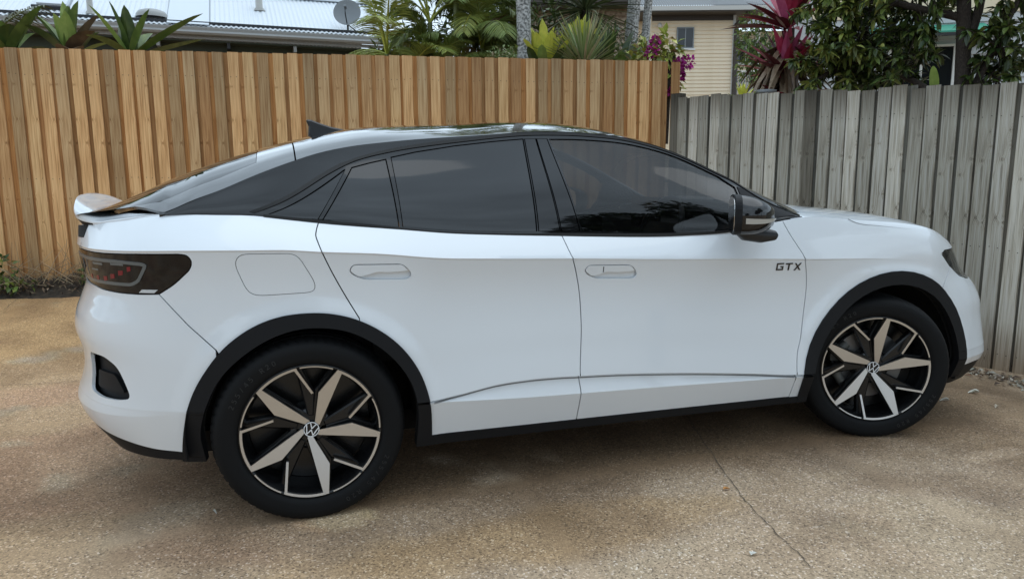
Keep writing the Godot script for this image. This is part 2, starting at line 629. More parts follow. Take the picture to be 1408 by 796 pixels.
func make_car():
	var car := thing("parked_car", "white electric coupe with glossy black roof and five-spoke two-tone wheels parked beside the fences", "car")
	# grids that follow the body's lines
	var us := PackedFloat32Array()
	var s := -1.5046
	while s < 4.38:
		us.append(s)
		s += .018 if (s < .75 or s > 2.1) else .04
	us.append(4.386)
	var rough := PackedFloat32Array()
	for k in 120:
		rough.append(lerpf(-1.5046, 4.386, k / 119.0))
	var rough_cells := cells_of(rough, func(u):
		var r := rows(u)
		var o := PackedFloat32Array()
		for k in 13:
			o.append(lerpf(r[0], r[8], k / 12.0))
		return o)
	low_cells = cells_of(us, func(u):
		var r := rows(u)
		var o := PackedFloat32Array([.12, lerpf(.12, r[0], .5)])
		var n := [5, 3, 1, 7, 16, 4, 1, 7]
		for i in 8:
			for k in n[i]:
				o.append(lerpf(r[i], r[i + 1], float(k) / n[i]))
		o.append(r[8])
		o.append(r[8] + .03)
		return o)
	var gx := PackedFloat32Array()
	for k in 96:
		gx.append(lerpf(-.84, 2.66, k / 95.0))
	green_cells = cells_of(gx, func(_u):
		var o := PackedFloat32Array([-.06])
		for k in 13:
			o.append(k / 12.0)
		return o)
	roof_cells = cells_of(gx, func(_u):
		var o := PackedFloat32Array()
		for k in 21:
			o.append(1 + (k / 20.0) ** 1.5)
		return o)
	var white: Material = mat.paint
	var gloss: Material = mat.gloss_black
	var trim: Material = mat.trim

	var ar_out := joined([V2([-.50, .1]), spline(V2([-.496, .281, -.467, .406, -.423, .536, -.366, .635, -.290, .725, -.193, .792, -.085, .828, .037, .834, .143, .815, .239, .773, .325, .709, .392, .628, .438, .535, .465, .422, .473, .285])), V2([.473, .1])])
	var ar_in := joined([V2([-.405, .1]), spline(V2([-.402, .289, -.407, .385, -.38, .479, -.327, .589, -.255, .668, -.157, .734, -.05, .772, .055, .776, .161, .752, .262, .692, .342, .61, .394, .516, .415, .402, .41, .275])), V2([.41, .1])])
	var af_out := V2([2.285, .1, 2.278, .27])
	var af_in := V2([2.335, .1, 2.33, .27])
	for k in 25:
		var a := PI * (.96 - .96 * k / 24.0)
		af_out.append(Vector2(2.79 + .527 * cos(a), .335 + .527 * sin(a)))
		af_in.append(Vector2(2.79 + .467 * cos(a), .328 + .467 * sin(a)))
	af_out.append(Vector2(3.317, .1))
	af_in.append(Vector2(3.257, .1))
	var seam_r := spline(V2([.066, 1.169, .053, 1.133, .056, 1.103, .094, 1.006, .143, .904, .197, .804]))
	var seam_b := spline(V2([1.053, 1.092, 1.069, 1.021, 1.098, .934, 1.117, .845, 1.124, .732, 1.121, .637, 1.112, .502, 1.119, .413, 1.117, .284]))
	var seam_a := spline(V2([2.153, 1.122, 2.177, 1.063, 2.212, 1.002, 2.24, .955, 2.268, .876, 2.279, .791, 2.269, .678, 2.253, .569, 2.23, .467, 2.23, .266]))
	var lamp_right := spline(V2([-.523, .922, -.468, .955, -.424, .991, -.40, 1.014, -.391, 1.041, -.405, 1.063, -.434, 1.069]))
	var lamp_top := V2([-.434, 1.069, -.587, 1.069, -.77, 1.066, -.98, 1.067])
	var lamp_low := V2([-.523, .922, -.612, .920, -.715, .921, -.822, .925, -.91, .932, -1.06, .935, -1.25, .94])
	var vent := smooth_outline(V2([-.95, .672, -.81, .672, -.734, .641, -.700, .587, -.668, .522, -.746, .509, -.845, .507, -.96, .518]), .03)
	var low_line := spline(V2([-.478, .309, -.604, .317, -.73, .333, -.984, .37, -1.135, .405, -1.5, .43]))

	# ---- painted panels
	var fuel := smooth_outline(V2([-.22, 1.066, -.02, 1.062, .043, .945, .035, .911, -.17, .906, -.205, .925, -.243, 1.03]), .035)
	var quarter := both(car, "rear_quarter_panel", panel(low, low_cells, joined([back(along(TOP, -1.10, .066, 24)), V2([-1.04, 1.12, -.99, 1.067]), back(lamp_top), back(lamp_right), V2([-.474, .867, -.42, .807, -.323, .715, -.2, .5, .25, .5]), back(seam_r)]), [ar_out, fuel]), white)
	put("fuel_door", panel(low, low_cells, fuel).mesh(), white, quarter)
	var bumper := both(car, "rear_bumper", panel(low, low_cells, joined([V2([-.323, .715, -.42, .807, -.474, .867]), lamp_low, V2([-1.503, .94, -1.503, .43]), back(low_line), V2([-.3, .3])]), [ar_out, vent]), white)
	both(car, "bumper_vent", panel(low, low_cells, vent, [], -.03, .01, -.004), trim)
	both(car, "bumper_vent_fin", panel(low, low_cells, smooth_outline(V2([-.93, .60, -.78, .60, -.72, .535, -.93, .535]), .02), [], -.016, .012, 0), trim)
	both(car, "rear_valance", panel(low, low_cells, joined([low_line, V2([-1.503, .29, -1.1, .268, -.75, .272, -.5, .272, -.47, .274, -.47, .31])]), [], -.004, .02, 0), trim)
	both(car, "tailgate", panel(low, low_cells, V2([-.99, 1.067, -1.04, 1.12, -1.10, 1.156, -1.3, 1.153, -1.503, 1.15, -1.503, 1.067]), [], 0, .012, .0022), white)
	both(car, "light_bar", panel(low, low_cells, V2([-1.25, 1.066, -1.503, 1.066, -1.503, .942, -1.25, .942]), [], -.004), mat.lamp_dark)
	var rear_door := both(car, "rear_door", panel(low, low_cells, joined([seam_r, V2([.2, .5, .3, .284]), along(BOTTOM, .46, 1.117), back(seam_b), back(along(TOP, .066, 1.053))]), [ar_out, capsule_hole(0)]), white)
	var front_door := both(car, "front_door", panel(low, low_cells, joined([seam_b, along(BOTTOM, 1.117, 2.23), back(seam_a), back(along(TOP, 1.053, 2.153))]), [capsule_hole(1)]), white)
	handle(rear_door, 0)
	handle(front_door, 1)
	var headlamp := smooth_outline(V2([3.10, .930, 3.14, .945, 3.40, .945, 3.75, .935, 4.08, .90, 4.08, .80, 3.75, .765, 3.45, .772, 3.30, .80, 3.19, .862]), .02)
	both(car, "front_fender", panel(low, low_cells, joined([seam_a, V2([2.30, .266, 2.30, .5, 3.0, .6, 3.12, .772, 3.17, .82, 3.20, .855, 3.19, .862, 3.10, .93, 3.14, .945, 3.40, .945, 3.41, .96]), back(along(TOP, 2.153, 3.40, 20))]), [af_out, headlamp]), white)
	both(car, "front_bumper", panel(low, low_cells, joined([V2([3.12, .772, 3.17, .82, 3.20, .855, 3.19, .862, 3.10, .93, 3.14, .945, 3.40, .945, 3.41, .96]), along(TOP, 3.42, 4.386), V2([4.386, .34, 3.42, .335, 3.27, .33, 3.0, .5])]), [af_out, headlamp, front_intake()]), white)
	both(car, "front_valance", panel(low, low_cells, V2([3.27, .33, 3.42, .335, 4.386, .34, 4.386, .22, 3.27, .22]), [af_in], -.006, .02, 0), trim)
	both(car, "front_intake", panel(low, low_cells, front_intake(), [], -.03, .01, -.004), trim)
	var hl := both(car, "headlight", panel(low, low_cells, headlamp, [], -.003), mat.lamp_smoked)
	put("headlight_housing", panel(low, low_cells, headlamp, [], -.05, .0, -.002).mesh(), mat.lamp_dark, hl)
	for k in 3:
		put("light_element", panel(low, low_cells, capsule_outline(Vector2(3.46 + .12 * k, .86), Vector2(3.52 + .12 * k, .865), .018), [], -.03, .02, 0).mesh(), mat.lamp_rim, hl)
	both(car, "door_ledge_shade", panel(low, low_cells, joined([shifted(LEDGE, .478, 2.225, -.0065), back(shifted(LEDGE, .478, 2.225, -.0112))]), [], .0015, .003, 0), mat.ledge)  # dark strip standing in for the shadow line under the door ledge
	both(car, "spoiler_gap", panel(low, low_cells, V2([-1.20, 1.150, -1.00, 1.160, -1.00, 1.112, -1.10, 1.108]), [], .002, .004, 0), mat.void_black)
	var hs := spline(V2([2.525, 1.121, 2.549, 1.109, 2.577, 1.099, 2.618, 1.091, 2.681, 1.085, 2.768, 1.075, 2.90, 1.060]), 4)
	var hs2 := PackedVector2Array()
	for k in hs.size():
		hs2.append(hs[k] + Vector2(.0, -.0045 * (1 - float(k) / hs.size())))
	both(car, "hood_seam", panel(low, low_cells, joined([hs, back(hs2)]), [], .0012, 0, 0), mat.ledge)
	# ---- plastic cladding round the arches and along the sill
	var floor_cut := V2([-.8, 0, -.8, .274, 1.5, .274, 2.0, .248, 3.0, .248, 3.1, .27, 3.6, .27, 3.6, 0])
	both(car, "wheel_arch_trim", panel(low, low_cells, ar_out, [ar_in, floor_cut], .007, .03, .0), trim)
	both(car, "wheel_arch_trim", panel(low, low_cells, af_out, [af_in, floor_cut], .007, .03, .0), trim)
	both(car, "sill_trim", panel(low, low_cells, joined([V2([.41, .245]), V2([1.17, .242, 1.62, .240, 2.11, .235, 2.335, .235]), back(along(BOTTOM, .41, 2.335))]), [], .004, .04, 0), trim)
	# ---- dark inner body, floor and wheel wells
	var all := joined([along(BOTTOM, -1.503, 4.386, 20), back(along(TOP, -1.503, 4.386, 60))])
	both(car, "inner_body", panel(low, rough_cells, all, [ar_in, af_in, vent, headlamp, capsule_hole(0), capsule_hole(1)], -.042, 0, .0), mat.void_black)
	var fl := Bag.new()
	fl.box(Vector3(-.55, .21, -.55), Vector3(3.3, .30, .55))
	fl.box(Vector3(-.70, .30, -.50), Vector3(-.5, .42, .50))
	fl.box(Vector3(.47, .24, -.78), Vector3(2.30, .29, .78))
	put("underbody", fl.mesh(), mat.void_black, car)
	for a in [Vector3(0, .36, .455), Vector3(2.79, .33, .50)]:
		for sd in [1, -1]:
			var w := Bag.new()
			w.lathe(PackedVector2Array([Vector2(a.z, .40), Vector2(a.z, .02), Vector2(a.z - .03, .0), Vector2(0, .0)]), 40, Transform3D(Basis.from_scale(Vector3(1, 1, sd)), Vector3(a.x, a.y, .47 * sd)), -.15, PI + .15)
			put("wheel_well", w.mesh(), mat.void_black, car)

	make_hood(car)
	make_cabin(car)
	make_spoiler(car)
	make_tail_lamp(car, joined([lamp_right, lamp_top, V2([-1.06, 1.066, -1.25, 1.062]), back(lamp_low)]))
	make_mirror(car)
	make_badge(car)
	var wheel := make_wheel()
	for w in [[0.0, .79, 0.0, 65.6], [2.766, .795, -.39, 82.6], [0.0, -.79, 0.0, 20.0], [2.766, -.795, -.39, 40.0]]:
		var o := group_of("wheel", car, Transform3D(Basis(Vector3.UP, w[2] + (0.0 if w[1] > 0 else PI)), Vector3(w[0], .368, w[1])))
		for c in wheel.get_children():
			var d := c.duplicate()
			if not (c.name.begins_with("tyre") or c.name.begins_with("brake")):
				d.scale = Vector3(1.03, 1.03, 1.0)
			if c.name.begins_with("brake"):
				if w[0] < 1:
					d.free()
					continue
			elif not (c.name.begins_with("tyre") or c.name.begins_with("hub_cap")):
				d.rotation.z = deg_to_rad(w[3])
			if c.name.begins_with("hub_cap"):
				d.rotation.z = -.35
			o.add_child(d, true)
	wheel.free()

func handle_spots(k: int) -> Array:
	return [[.195, .982, .375, .976, .0205], [1.163, .936, 1.353, .929, .0205]][k]

func capsule_hole(k: int) -> PackedVector2Array:
	var h := handle_spots(k)
	var a := Vector2(h[0] - .004, h[1])
	var b := Vector2(h[2], h[3])
	return smooth_outline(PackedVector2Array([a + Vector2(-.026, .008), a + Vector2(-.008, .030), b + Vector2(-.005, .030), b + Vector2(.026, .0), b + Vector2(.030, -.022), b + Vector2(.012, -.034), a + Vector2(.03, -.032), a + Vector2(-.012, -.012)]), .02)

func handle(door: Node3D, k: int):
	var h := handle_spots(k)
	var hole := capsule_hole(k)
	put("handle_recess", panel(low, low_cells, hole, [], -.015, 0, -.004).mesh(), mat.paint, door)
	var a := Vector2(h[0] - .004, h[1])
	var b := Vector2(h[2], h[3])
	var paddle := PackedVector2Array([a + Vector2(-.023, .006), a + Vector2(-.008, .0275), b + Vector2(-.005, .0275), b + Vector2(.021, .001), b + Vector2(-.06, -.002), a + Vector2(.085, -.004), a + Vector2(.02, -.020), a + Vector2(.004, -.017)])
	put("door_handle", panel(low, low_cells, smooth_outline(paddle, .012), [], .0015, .016, .001).mesh(), mat.paint, door)
	if k == 1:
		put("key_cover", panel(low, low_cells, smooth_outline(PackedVector2Array([a + Vector2(.06, .020), a + Vector2(.064, .020), a + Vector2(.064, -.005), a + Vector2(.06, -.005)]), .001), [], .0019, .001, 0).mesh(), mat.seal, door)

func front_intake() -> PackedVector2Array:
	return smooth_outline(V2([3.75, .52, 4.386, .52, 4.386, .40, 3.70, .40]), .04)

func hood(s: float, t: float) -> Vector3:
	var e := low(s, curve(TOP, s) - .001)
	var k := 1 - t
	var crown := .05 * smoothstep(4.3, 2.6, s)
	return Vector3(e.x + .10 * sin(t * PI / 2) * smoothstep(3.0, 2.2, s), e.y + crown * (1 - .35 * k * k - .65 * k ** 6) , e.z * k)

func make_hood(car: Node3D):
	var us := PackedFloat32Array()
	for k in 70:
		us.append(lerpf(2.2, 4.386, k / 69.0))
	var cells := cells_of(us, func(_u):
		var o := PackedFloat32Array()
		for k in 17:
			o.append((k / 16.0) ** 1.6)
		return o)
	var cut := .10
	both(car, "hood", panel(hood, cells, V2([2.30, cut, 3.3, cut, 3.9, .04, 4.386, 0.02, 4.386, 1, 2.42, 1]), [], .001, .012, .0), mat.paint)
	both(car, "fender_top", panel(hood, cells, V2([2.15, 0, 4.38, 0, 3.9, .03, 3.3, cut - .012, 2.30, cut - .012, 2.15, cut - .012]), [], 0, .01, 0), mat.paint)
	both(car, "cowl", panel(hood, cells, V2([2.2, .08, 2.30, .10, 2.42, 1, 2.2, 1]), [], -.004, .0, 0), mat.trim)
	for z in [.35, -.25]:
		var b := Bag.new()
		b.tube([Vector3(2.42, 1.165, z + .12), Vector3(2.44, 1.17, z - .2), Vector3(2.41, 1.18, z - .45)], [.008, .007, .004], 6)
		put("wiper", b.mesh(), mat.trim, car)

func make_cabin(car: Node3D):
	var g: Material = mat.gloss_black
	var fglass := joined([spline(V2([1.072, .935, 1.30, .945, 1.515, .955, 1.677, .962, 1.80, .960, 1.90, .955])), V2([1.975, .88, 1.975, .30]), spline(V2([1.94, .06, 1.88, .03, 1.635, .022, 1.148, .028]))])
	var bf := V2([1.015, .935, 1.062, .935, 1.138, .028, 1.056, .028])
	var br := V2([.960, .935, 1.009, .935, 1.048, .028, .955, .028])
	var rglass := V2([.376, .815, .48, .86, .65, .905, .80, .925, .952, .938, .945, .028, .70, .025, .392, .025])
	var rsmall := V2([.352, .795, .29, .765, .215, .72, .085, .022, .375, .022])
	var qglass := V2([.185, .70, .065, .024, -.11, .05])
	var frame := joined([V2([-.50, .0]), V2([.5, -.02, 2.28, -.02, 2.34, .5, 2.38, .999]), V2([1.5, .999, .5, .999, -.30, .999, -.45, .9, -.50, .5])])
	var holes := [fglass, bf, br, rglass, rsmall, qglass]
	var grown := []
	for h in holes:
		grown.append(Geometry2D.offset_polygon(h, .003)[0])
	both(car, "window_frame", panel(green, green_cells, frame, [fglass, Geometry2D.merge_polygons(grown[1], grown[2])[0], grown[3], grown[4], grown[5]], 0, .015, 0), g)
	both(car, "front_door_window", panel(green, green_cells, fglass, [], -.006, 0, -.004), mat.tint_front)
	both(car, "rear_door_window", panel(green, green_cells, rglass, [], -.005, .004, .001), mat.tint_rear)
	both(car, "fixed_rear_window", panel(green, green_cells, rsmall, [], -.005, .004, .001), mat.tint_rear)
	both(car, "quarter_window", panel(green, green_cells, qglass, [], -.006, .004, .001), mat.tint_rear)
	both(car, "door_pillar", panel(green, green_cells, bf, [], 0, .01, .0015), g)
	both(car, "door_pillar", panel(green, green_cells, br, [], 0, .01, .0015), g)
	both(car, "inner_pillar", panel(green, green_cells, V2([.9, -.02, .9, .98, 1.07, .98, 1.15, -.02]), [], -.016, 0, 0), mat.void_black)
	# rubber along the top and the foot of the windows
	var top_line := spline(V2([-.165, .045, -.05, .30, .09, .60, .19, .755, .27, .825, .37, .872, .50, .908, .70, .942, .95, .968, 1.30, .975, 1.68, .985, 1.88, .985, 2.02, .96, 2.22, .60]))
	var up := PackedVector2Array()
	for q in top_line:
		up.append(q + Vector2(-.016 if q.x < .2 else .0, .035))
	both(car, "window_seal", panel(green, green_cells, joined([top_line, back(up)]), [], .004, .008, 0), mat.seal)
	both(car, "belt_seal", panel(green, green_cells, V2([-.13, -.022, .5, -.022, 1.5, -.022, 2.27, -.022, 2.24, .035, 1.88, .012, 1.5, .008, .5, .008, -.13, .03]), [], .006, .02, 0), mat.seal)
	both(car, "mirror_triangle", panel(green, green_cells, V2([1.985, .10, 1.985, .90, 2.02, .92, 2.20, .55, 2.24, .12]), [], .003, .006, 0), mat.trim)
	# roof, screens
	both(car, "roof", panel(green, roof_cells, V2([.003, 1.0, .6, 1.0, 1.9, 1.0, 2.40, 1.0, 2.43, 1.09, 2.0, 1.10, 1.6, 1.13, 1.42, 1.25, 1.33, 1.6, 1.30, 2.0, .003, 2.0]), [], 0, .01, 0), mat.roof_black)
	both(car, "roof_rear", panel(green, roof_cells, V2([-.003, 1.0, -.30, 1.0, -.48, 1.0, -.60, 1.13, -.45, 1.16, -.30, 1.17, -.15, 1.2, -.145, 2.0, -.003, 2.0]), [], 0, .01, 0), mat.roof_black)
	both(car, "rear_screen", panel(green, roof_cells, V2([-.152, 1.205, -.30, 1.175, -.45, 1.165, -.60, 1.135, -.70, 1.15, -.83, 1.2, -.84, 2.0, -.152, 2.0]), [], -.002, 0, 0), mat.tint_rear)
	both(car, "windscreen", panel(green, roof_cells, V2([1.305, 2.0, 1.335, 1.6, 1.425, 1.25, 1.605, 1.135, 2.0, 1.105, 2.43, 1.095, 2.65, 1.3, 2.65, 2.0]), [], -.002, 0, 0), mat.tint_front)
	# shark fin aerial
	var fin := Bag.new()
	fin.slab(V2([.082, 1.53, .086, 1.575, .076, 1.600, .080, 1.607, .098, 1.606, .135, 1.592, .19, 1.574, .25, 1.562, .262, 1.55, .262, 1.53]), -.011, .011, .007)
	fin.slab(V2([.085, 1.53, .088, 1.553, .16, 1.563, .26, 1.556, .275, 1.545, .275, 1.53]), -.026, .026, .012)
	put("roof_aerial", fin.mesh(), mat.trim_satin, car)
	# inside: seats, dashboard, wheel, screen, far trims
	for z in [.36, -.36]:
		for r in [[1.15, .0], [.28, 1.0]]:
			var seat := Bag.new()
			var b := Transform3D(Basis(Vector3(0, 0, 1), .24), Vector3(r[0], .66 - .14 * r[1], z))
			seat.slab(smooth_outline(V2([-.22, 0, .22, 0, .25, .3, .17, .60, -.17, .60, -.25, .3]), .12), -.06, .06, .02, b * Transform3D(Basis(Vector3.UP, PI / 2), Vector3.ZERO))
			seat.slab(smooth_outline(V2([-.13, .63, .13, .63, .13, .82, -.13, .82]), .07), -.045, .045, .02, b * Transform3D(Basis(Vector3.UP, PI / 2), Vector3.ZERO))
			seat.box(Vector3(r[0], .55, z - .25), Vector3(r[0] + .5, .70, z + .25))
			put("seat", seat.mesh(), mat.seat, car)
	var dash := Bag.new()
	dash.box(Vector3(1.98, .75, -.74), Vector3(2.35, 1.06, .74))
	put("dashboard", dash.mesh(), mat.seat, car)
	var sw := Bag.new()
	var path := []
	var rad := []
	var tilt := Basis(Vector3(0, 0, 1), -.42)
	for k in 29:
		var t := TAU * k / 28.0
		path.append(Vector3(1.78, 1.05, .37) + tilt * Vector3(0, sin(t) * .18, cos(t) * .185))
		rad.append(.016)
	sw.tube(path, rad, 8, false)
	sw.box(Vector3(-.02, -.05, -.17), Vector3(.02, .05, .17), Transform3D(tilt, Vector3(1.80, 1.04, .37)))
	put("steering_wheel", sw.mesh(), mat.trim_satin, car)
	var sc := Bag.new()
	sc.box(Vector3(1.90, 1.05, -.17), Vector3(1.92, 1.21, .14))
	put("display_screen", sc.mesh(), mat.gloss_black, car)

# the spoiler: a ring from one arm round the tail to the other; t runs out from the middle, v across it
var lip_line: Array[PackedVector2Array] = []
var glass_line: Array[PackedVector2Array] = []
func make_spoiler_lines():
	var o := [Vector3(-.885, 1.274, 0), Vector3(-.880, 1.268, .18), Vector3(-.858, 1.250, .34), Vector3(-.832, 1.215, .46), low(-.96, 1.166) + Vector3(-.006, .009, .004), low(-.82, 1.178) + Vector3(0, .005, .003), low(-.70, 1.191) + Vector3(0, .004, .003), low(-.56, 1.203) + Vector3(0, .003, .002)]
	var g := [Vector3(-.735, 1.222, 0), Vector3(-.73, 1.221, .2), Vector3(-.705, 1.218, .38), Vector3(-.665, 1.215, .50), Vector3(-.62, 1.212, .575), Vector3(-.575, 1.211, .615), Vector3(-.53, 1.210, .64), Vector3(-.48, 1.208, .665)]
	for axis in 3:
		var a := PackedVector2Array()
		var b := PackedVector2Array()
		for k in o.size():
			a.append(Vector2(k / 7.0, o[k][axis]))
			b.append(Vector2(k / 7.0, g[k][axis]))
		lip_line.append(a)
		glass_line.append(b)

func spoiler_at(w: float, v: float) -> Vector3:
	var t := absf(w)
	var o := Vector3(curve(lip_line[0], t), curve(lip_line[1], t), curve(lip_line[2], t))
	var g := Vector3(curve(glass_line[0], t), curve(glass_line[1], t), curve(glass_line[2], t))
	var arm := smoothstep(.42, .58, t)
	var prof := PackedVector2Array([Vector2(0, -.035), Vector2(.04, -.012), Vector2(.3, -.008), Vector2(.62, -.004), Vector2(.88, .002), Vector2(.97, .002), Vector2(1.0, -.008), Vector2(.985, -.026)])
	var p := Vector3()
	if v <= 7:
		var i := clampi(int(v), 0, prof.size() - 2)
		var q := prof[i].lerp(prof[i + 1], v - i)
		p = g.lerp(o, q.x)
		p.y += q.y * lerpf(1.0, .3, arm) - .014 * sin(clampf(q.x, 0, 1) * PI) * (1 - arm)
	else:
		# the underside runs back in to the top edge of the tailgate
		var s := lerpf(-1.5, -1.0, clampf(t / .571, 0, 1))
		var body := low(s, curve(TOP, s) - .03) + Vector3(.03, 0, -.02)
		var lip := g.lerp(o, .985) + Vector3(0, -.026 * lerpf(1.0, .3, arm), 0)
		p = lip.lerp(body, (v - 7) / 3.0) if t < .571 else lip - Vector3(0, .008 * (v - 7), .004 * (v - 7))
	p.z *= signf(w) if w != 0 else 1.0
	return p

func make_spoiler(car: Node3D):
	make_spoiler_lines()
	var b := Bag.new()
	var f := Bag.new()
	var nw := 80
	var nv := 20
	for i in nw:
		for j in nv:
			var q := []
			var m := []
			for c in [[0, 0], [1, 0], [1, 1], [0, 1]]:
				var w: float = lerpf(-1, 1, float(i + c[0]) / nw)
				var v: float = 10.0 * float(j + c[1]) / nv
				q.append(spoiler_at(w, v))
				var dv := spoiler_at(w, minf(v + .2, 10)) - spoiler_at(w, maxf(v - .2, 0))
				var dw := spoiler_at(minf(w + .01, 1), v) - spoiler_at(maxf(w - .01, -1), v)
				m.append(dv.cross(dw).normalized())
			if m[0].y * (1.0 if j < nv * .62 else -1.0) < 0:
				for k in 4:
					m[k] = -m[k]
			var to := f if j >= 14 and absf(i + .5 - nw / 2.0) < nw * .29 else b
			to.tri(q[0], q[1], q[2], m[0], m[1], m[2])
			to.tri(q[0], q[2], q[3], m[0], m[2], m[3])
	put("spoiler", b.mesh(), mat.paint, car)
	put("spoiler_underside", f.mesh(), mat.trim, car)

func make_tail_lamp(car: Node3D, outline: PackedVector2Array):
	var lamp := both(car, "tail_lamp", panel(low, low_cells, outline, [], -.001), mat.lamp_black)
	var lens := smooth_outline(V2([-1.22, 1.045, -.70, 1.045, -.575, 1.038, -.555, 1.028, -.60, .963, -.64, .948, -1.22, .948]), .016)
	var inner := Geometry2D.offset_polygon(lens, -.012)[0]
	put("lens_rim", panel(low, low_cells, lens, [inner], .002, .004, 0).mesh(), mat.lamp_rim, lamp)
	put("lens", panel(low, low_cells, inner, [], .001, 0, 0).mesh(), mat.lamp_lens, lamp)
	for q in [[-.64, 1.012, .010], [-.685, .996, .014], [-.735, .981, .014], [-.785, .970, .014], [-.85, .968, .013], [-.92, .968, .012]]:
		put("red_reflector", panel(low, low_cells, V2([q[0] - q[2], q[1] - .010, q[0] + q[2] * .8, q[1] - .006, q[0] + q[2], q[1] + .010, q[0] - q[2] * .8, q[1] + .008]), [], .002, .002, 0).mesh(), mat.red, lamp)
	for q in [[-.955, 1.005, .006, .034], [-1.02, 1.0, .007, .036], [-.70, 1.028, .035, .004], [-.83, 1.024, .04, .004], [-.86, 1.000, .03, .003]]:  # pale strips: the upright ones paint a glint on the lens
		put("glint_strip", panel(low, low_cells, V2([q[0] - q[2], q[1] - q[3], q[0] + q[2], q[1] - q[3], q[0] + q[2], q[1] + q[3], q[0] - q[2], q[1] + q[3]]), [], .0018, .002, 0).mesh(), mat.lamp_rim, lamp)
	put("reflector_strip", panel(low, low_cells, V2([-.605, .926, -.59, .938, -.525, .938, -.54, .926]), [], .002, .002, 0).mesh(), mat.reflector, lamp)

func make_mirror(car: Node3D):
	for sd in [1.0, -1.0]:
		var m := group_of("wing_mirror", car, Transform3D(Basis(Vector3.UP, -.50 * sd), Vector3(1.815, 1.165, .985 * sd)))
		var shell := Bag.new()
		var ring_at := func(u: float, t: float) -> Vector3:
			# u from the rear rim (0) to the rounded nose (1)
			var k := sqrt(maxf(0.0, 1 - u ** 2.4))
			var c := Vector2(signf(cos(t)) * absf(cos(t)) ** .62, signf(sin(t)) * absf(sin(t)) ** .62)
			return Vector3(.165 * u, c.y * .083 * lerpf(k, 1, .0) + (.0 - .012) * u, sd * (.125 * c.x * k + .01 - .03 * u))
		var foot := Bag.new()
		var low_half := Bag.new()
		for i in 10:
			for k in 36:
				var q := []
				var nn := []
				for c in [[0, 0], [1, 0], [1, 1], [0, 1]]:
					var u: float = (i + c[0]) / 10.0
					var t: float = TAU * (k + c[1]) / 36.0
					q.append(ring_at.call(u, t))
					nn.append(((q[q.size() - 1] - Vector3(.02, 0, 0)) * Vector3(1.0, 2.2, 1.0)).normalized())
				var bag := shell if sin(TAU * (k + .5) / 36) > -.12 else low_half
				bag.tri(q[0], q[1], q[2], nn[0], nn[1], nn[2])
				bag.tri(q[0], q[2], q[3], nn[0], nn[2], nn[3])
		put("mirror_cap", shell.mesh(), mat.gloss_black, m)
		put("mirror_housing", low_half.mesh(), mat.gloss_black, m)
		var rim := Bag.new()
		var face := PackedVector2Array()
		for k in 36:
			var t := TAU * k / 36.0
			face.append(Vector2(sd * (.01 + .128 * signf(cos(t)) * absf(cos(t)) ** .62), .086 * signf(sin(t)) * absf(sin(t)) ** .62))
		rim.slab(face, 0, .03, .004, Transform3D(Basis(Vector3.UP, -PI / 2), Vector3(.008, 0, 0)) * Transform3D(Basis.from_scale(Vector3(1, 1, 1)), Vector3.ZERO))
		put("mirror_rim", rim.mesh(), mat.trim, m)
		var gl := Bag.new()
		gl.slab(Geometry2D.offset_polygon(face, -.010)[0], 0, .002, 0, Transform3D(Basis(Vector3.UP, -PI / 2), Vector3(-.022, 0, 0)))
		put("mirror_glass", gl.mesh(), mat.chrome, m)
		var ind := Bag.new()
		for k in 10:
			var q := []
			for c in [[k, 0], [k + 1, 0], [k + 1, 1], [k, 1]]:
				var u: float = lerpf(.15, .97, c[0] / 10.0)
				var t := -.02 if c[1] else -.20
				q.append(ring_at.call(u, t) * 1.02 + Vector3(-.002, 0, 0))
			ind.quad(q[0], q[1], q[2], q[3], Vector3(1, 0, sd * .5))
		put("indicator_strip", ind.mesh(), mat.indicator, m)
		foot.tube([Vector3(.235, -.150, -.07 * sd), Vector3(.215, -.150, -.06 * sd), Vector3(.16, -.145, -.035 * sd), Vector3(.09, -.128, .0), Vector3(.05, -.11, .01)], [.004, .034, .052, .050, .02], 16)
		for k in foot.p.size():
			foot.p[k] = Vector3(foot.p[k].x, -.103 + (foot.p[k].y + .14) * .66, foot.p[k].z - .03 * sd) - Vector3(.045, -.012, 0)
		put("mirror_foot", foot.mesh(), mat.trim_satin, m)

func make_badge(car: Node3D):
	var lettering := Bag.new()
	var h := .034
	var glyphs := [
		[V2([0, .0, .038, .0, .038, .019, .022, .019, .022, .0135, .0315, .0135, .0315, .006, .0065, .006, .0065, .028, .038, .028, .038, .034, 0, .034])],
		[V2([.0, .028, .0155, .028, .0155, 0, .0225, 0, .0225, .028, .038, .028, .038, .034, 0, .034])],
		[V2([0, 0, .0085, 0, .019, .0125, .0295, 0, .038, 0, .0235, .017, .038, .034, .0295, .034, .019, .0215, .0085, .034, 0, .034, .0145, .017])]]
	for k in 3:
		for g in glyphs[k]:
			var o := PackedVector2Array()
			for q in g:
				o.append(Vector2(2.094 + k * .049 + q.x, .897 + q.y - .002 * k))
			lettering.p.append_array(panel(low, low_cells, o, [], .003, .003, 0).p)
			var b := panel(low, low_cells, o, [], .003, .003, 0)
			lettering.n.append_array(b.n)
			lettering.u.append_array(b.u)
	put("badge_lettering", lettering.mesh(), mat.gloss_black, car)

func polar(deg: float, r: float) -> Vector2:
	return Vector2(cos(deg_to_rad(deg)), sin(deg_to_rad(deg))) * r

func arc(from: float, to: float, r: float, n := 10) -> PackedVector2Array:
	var o := PackedVector2Array()
	for k in n + 1:
		o.append(polar(lerpf(from, to, float(k) / n), r))
	return o

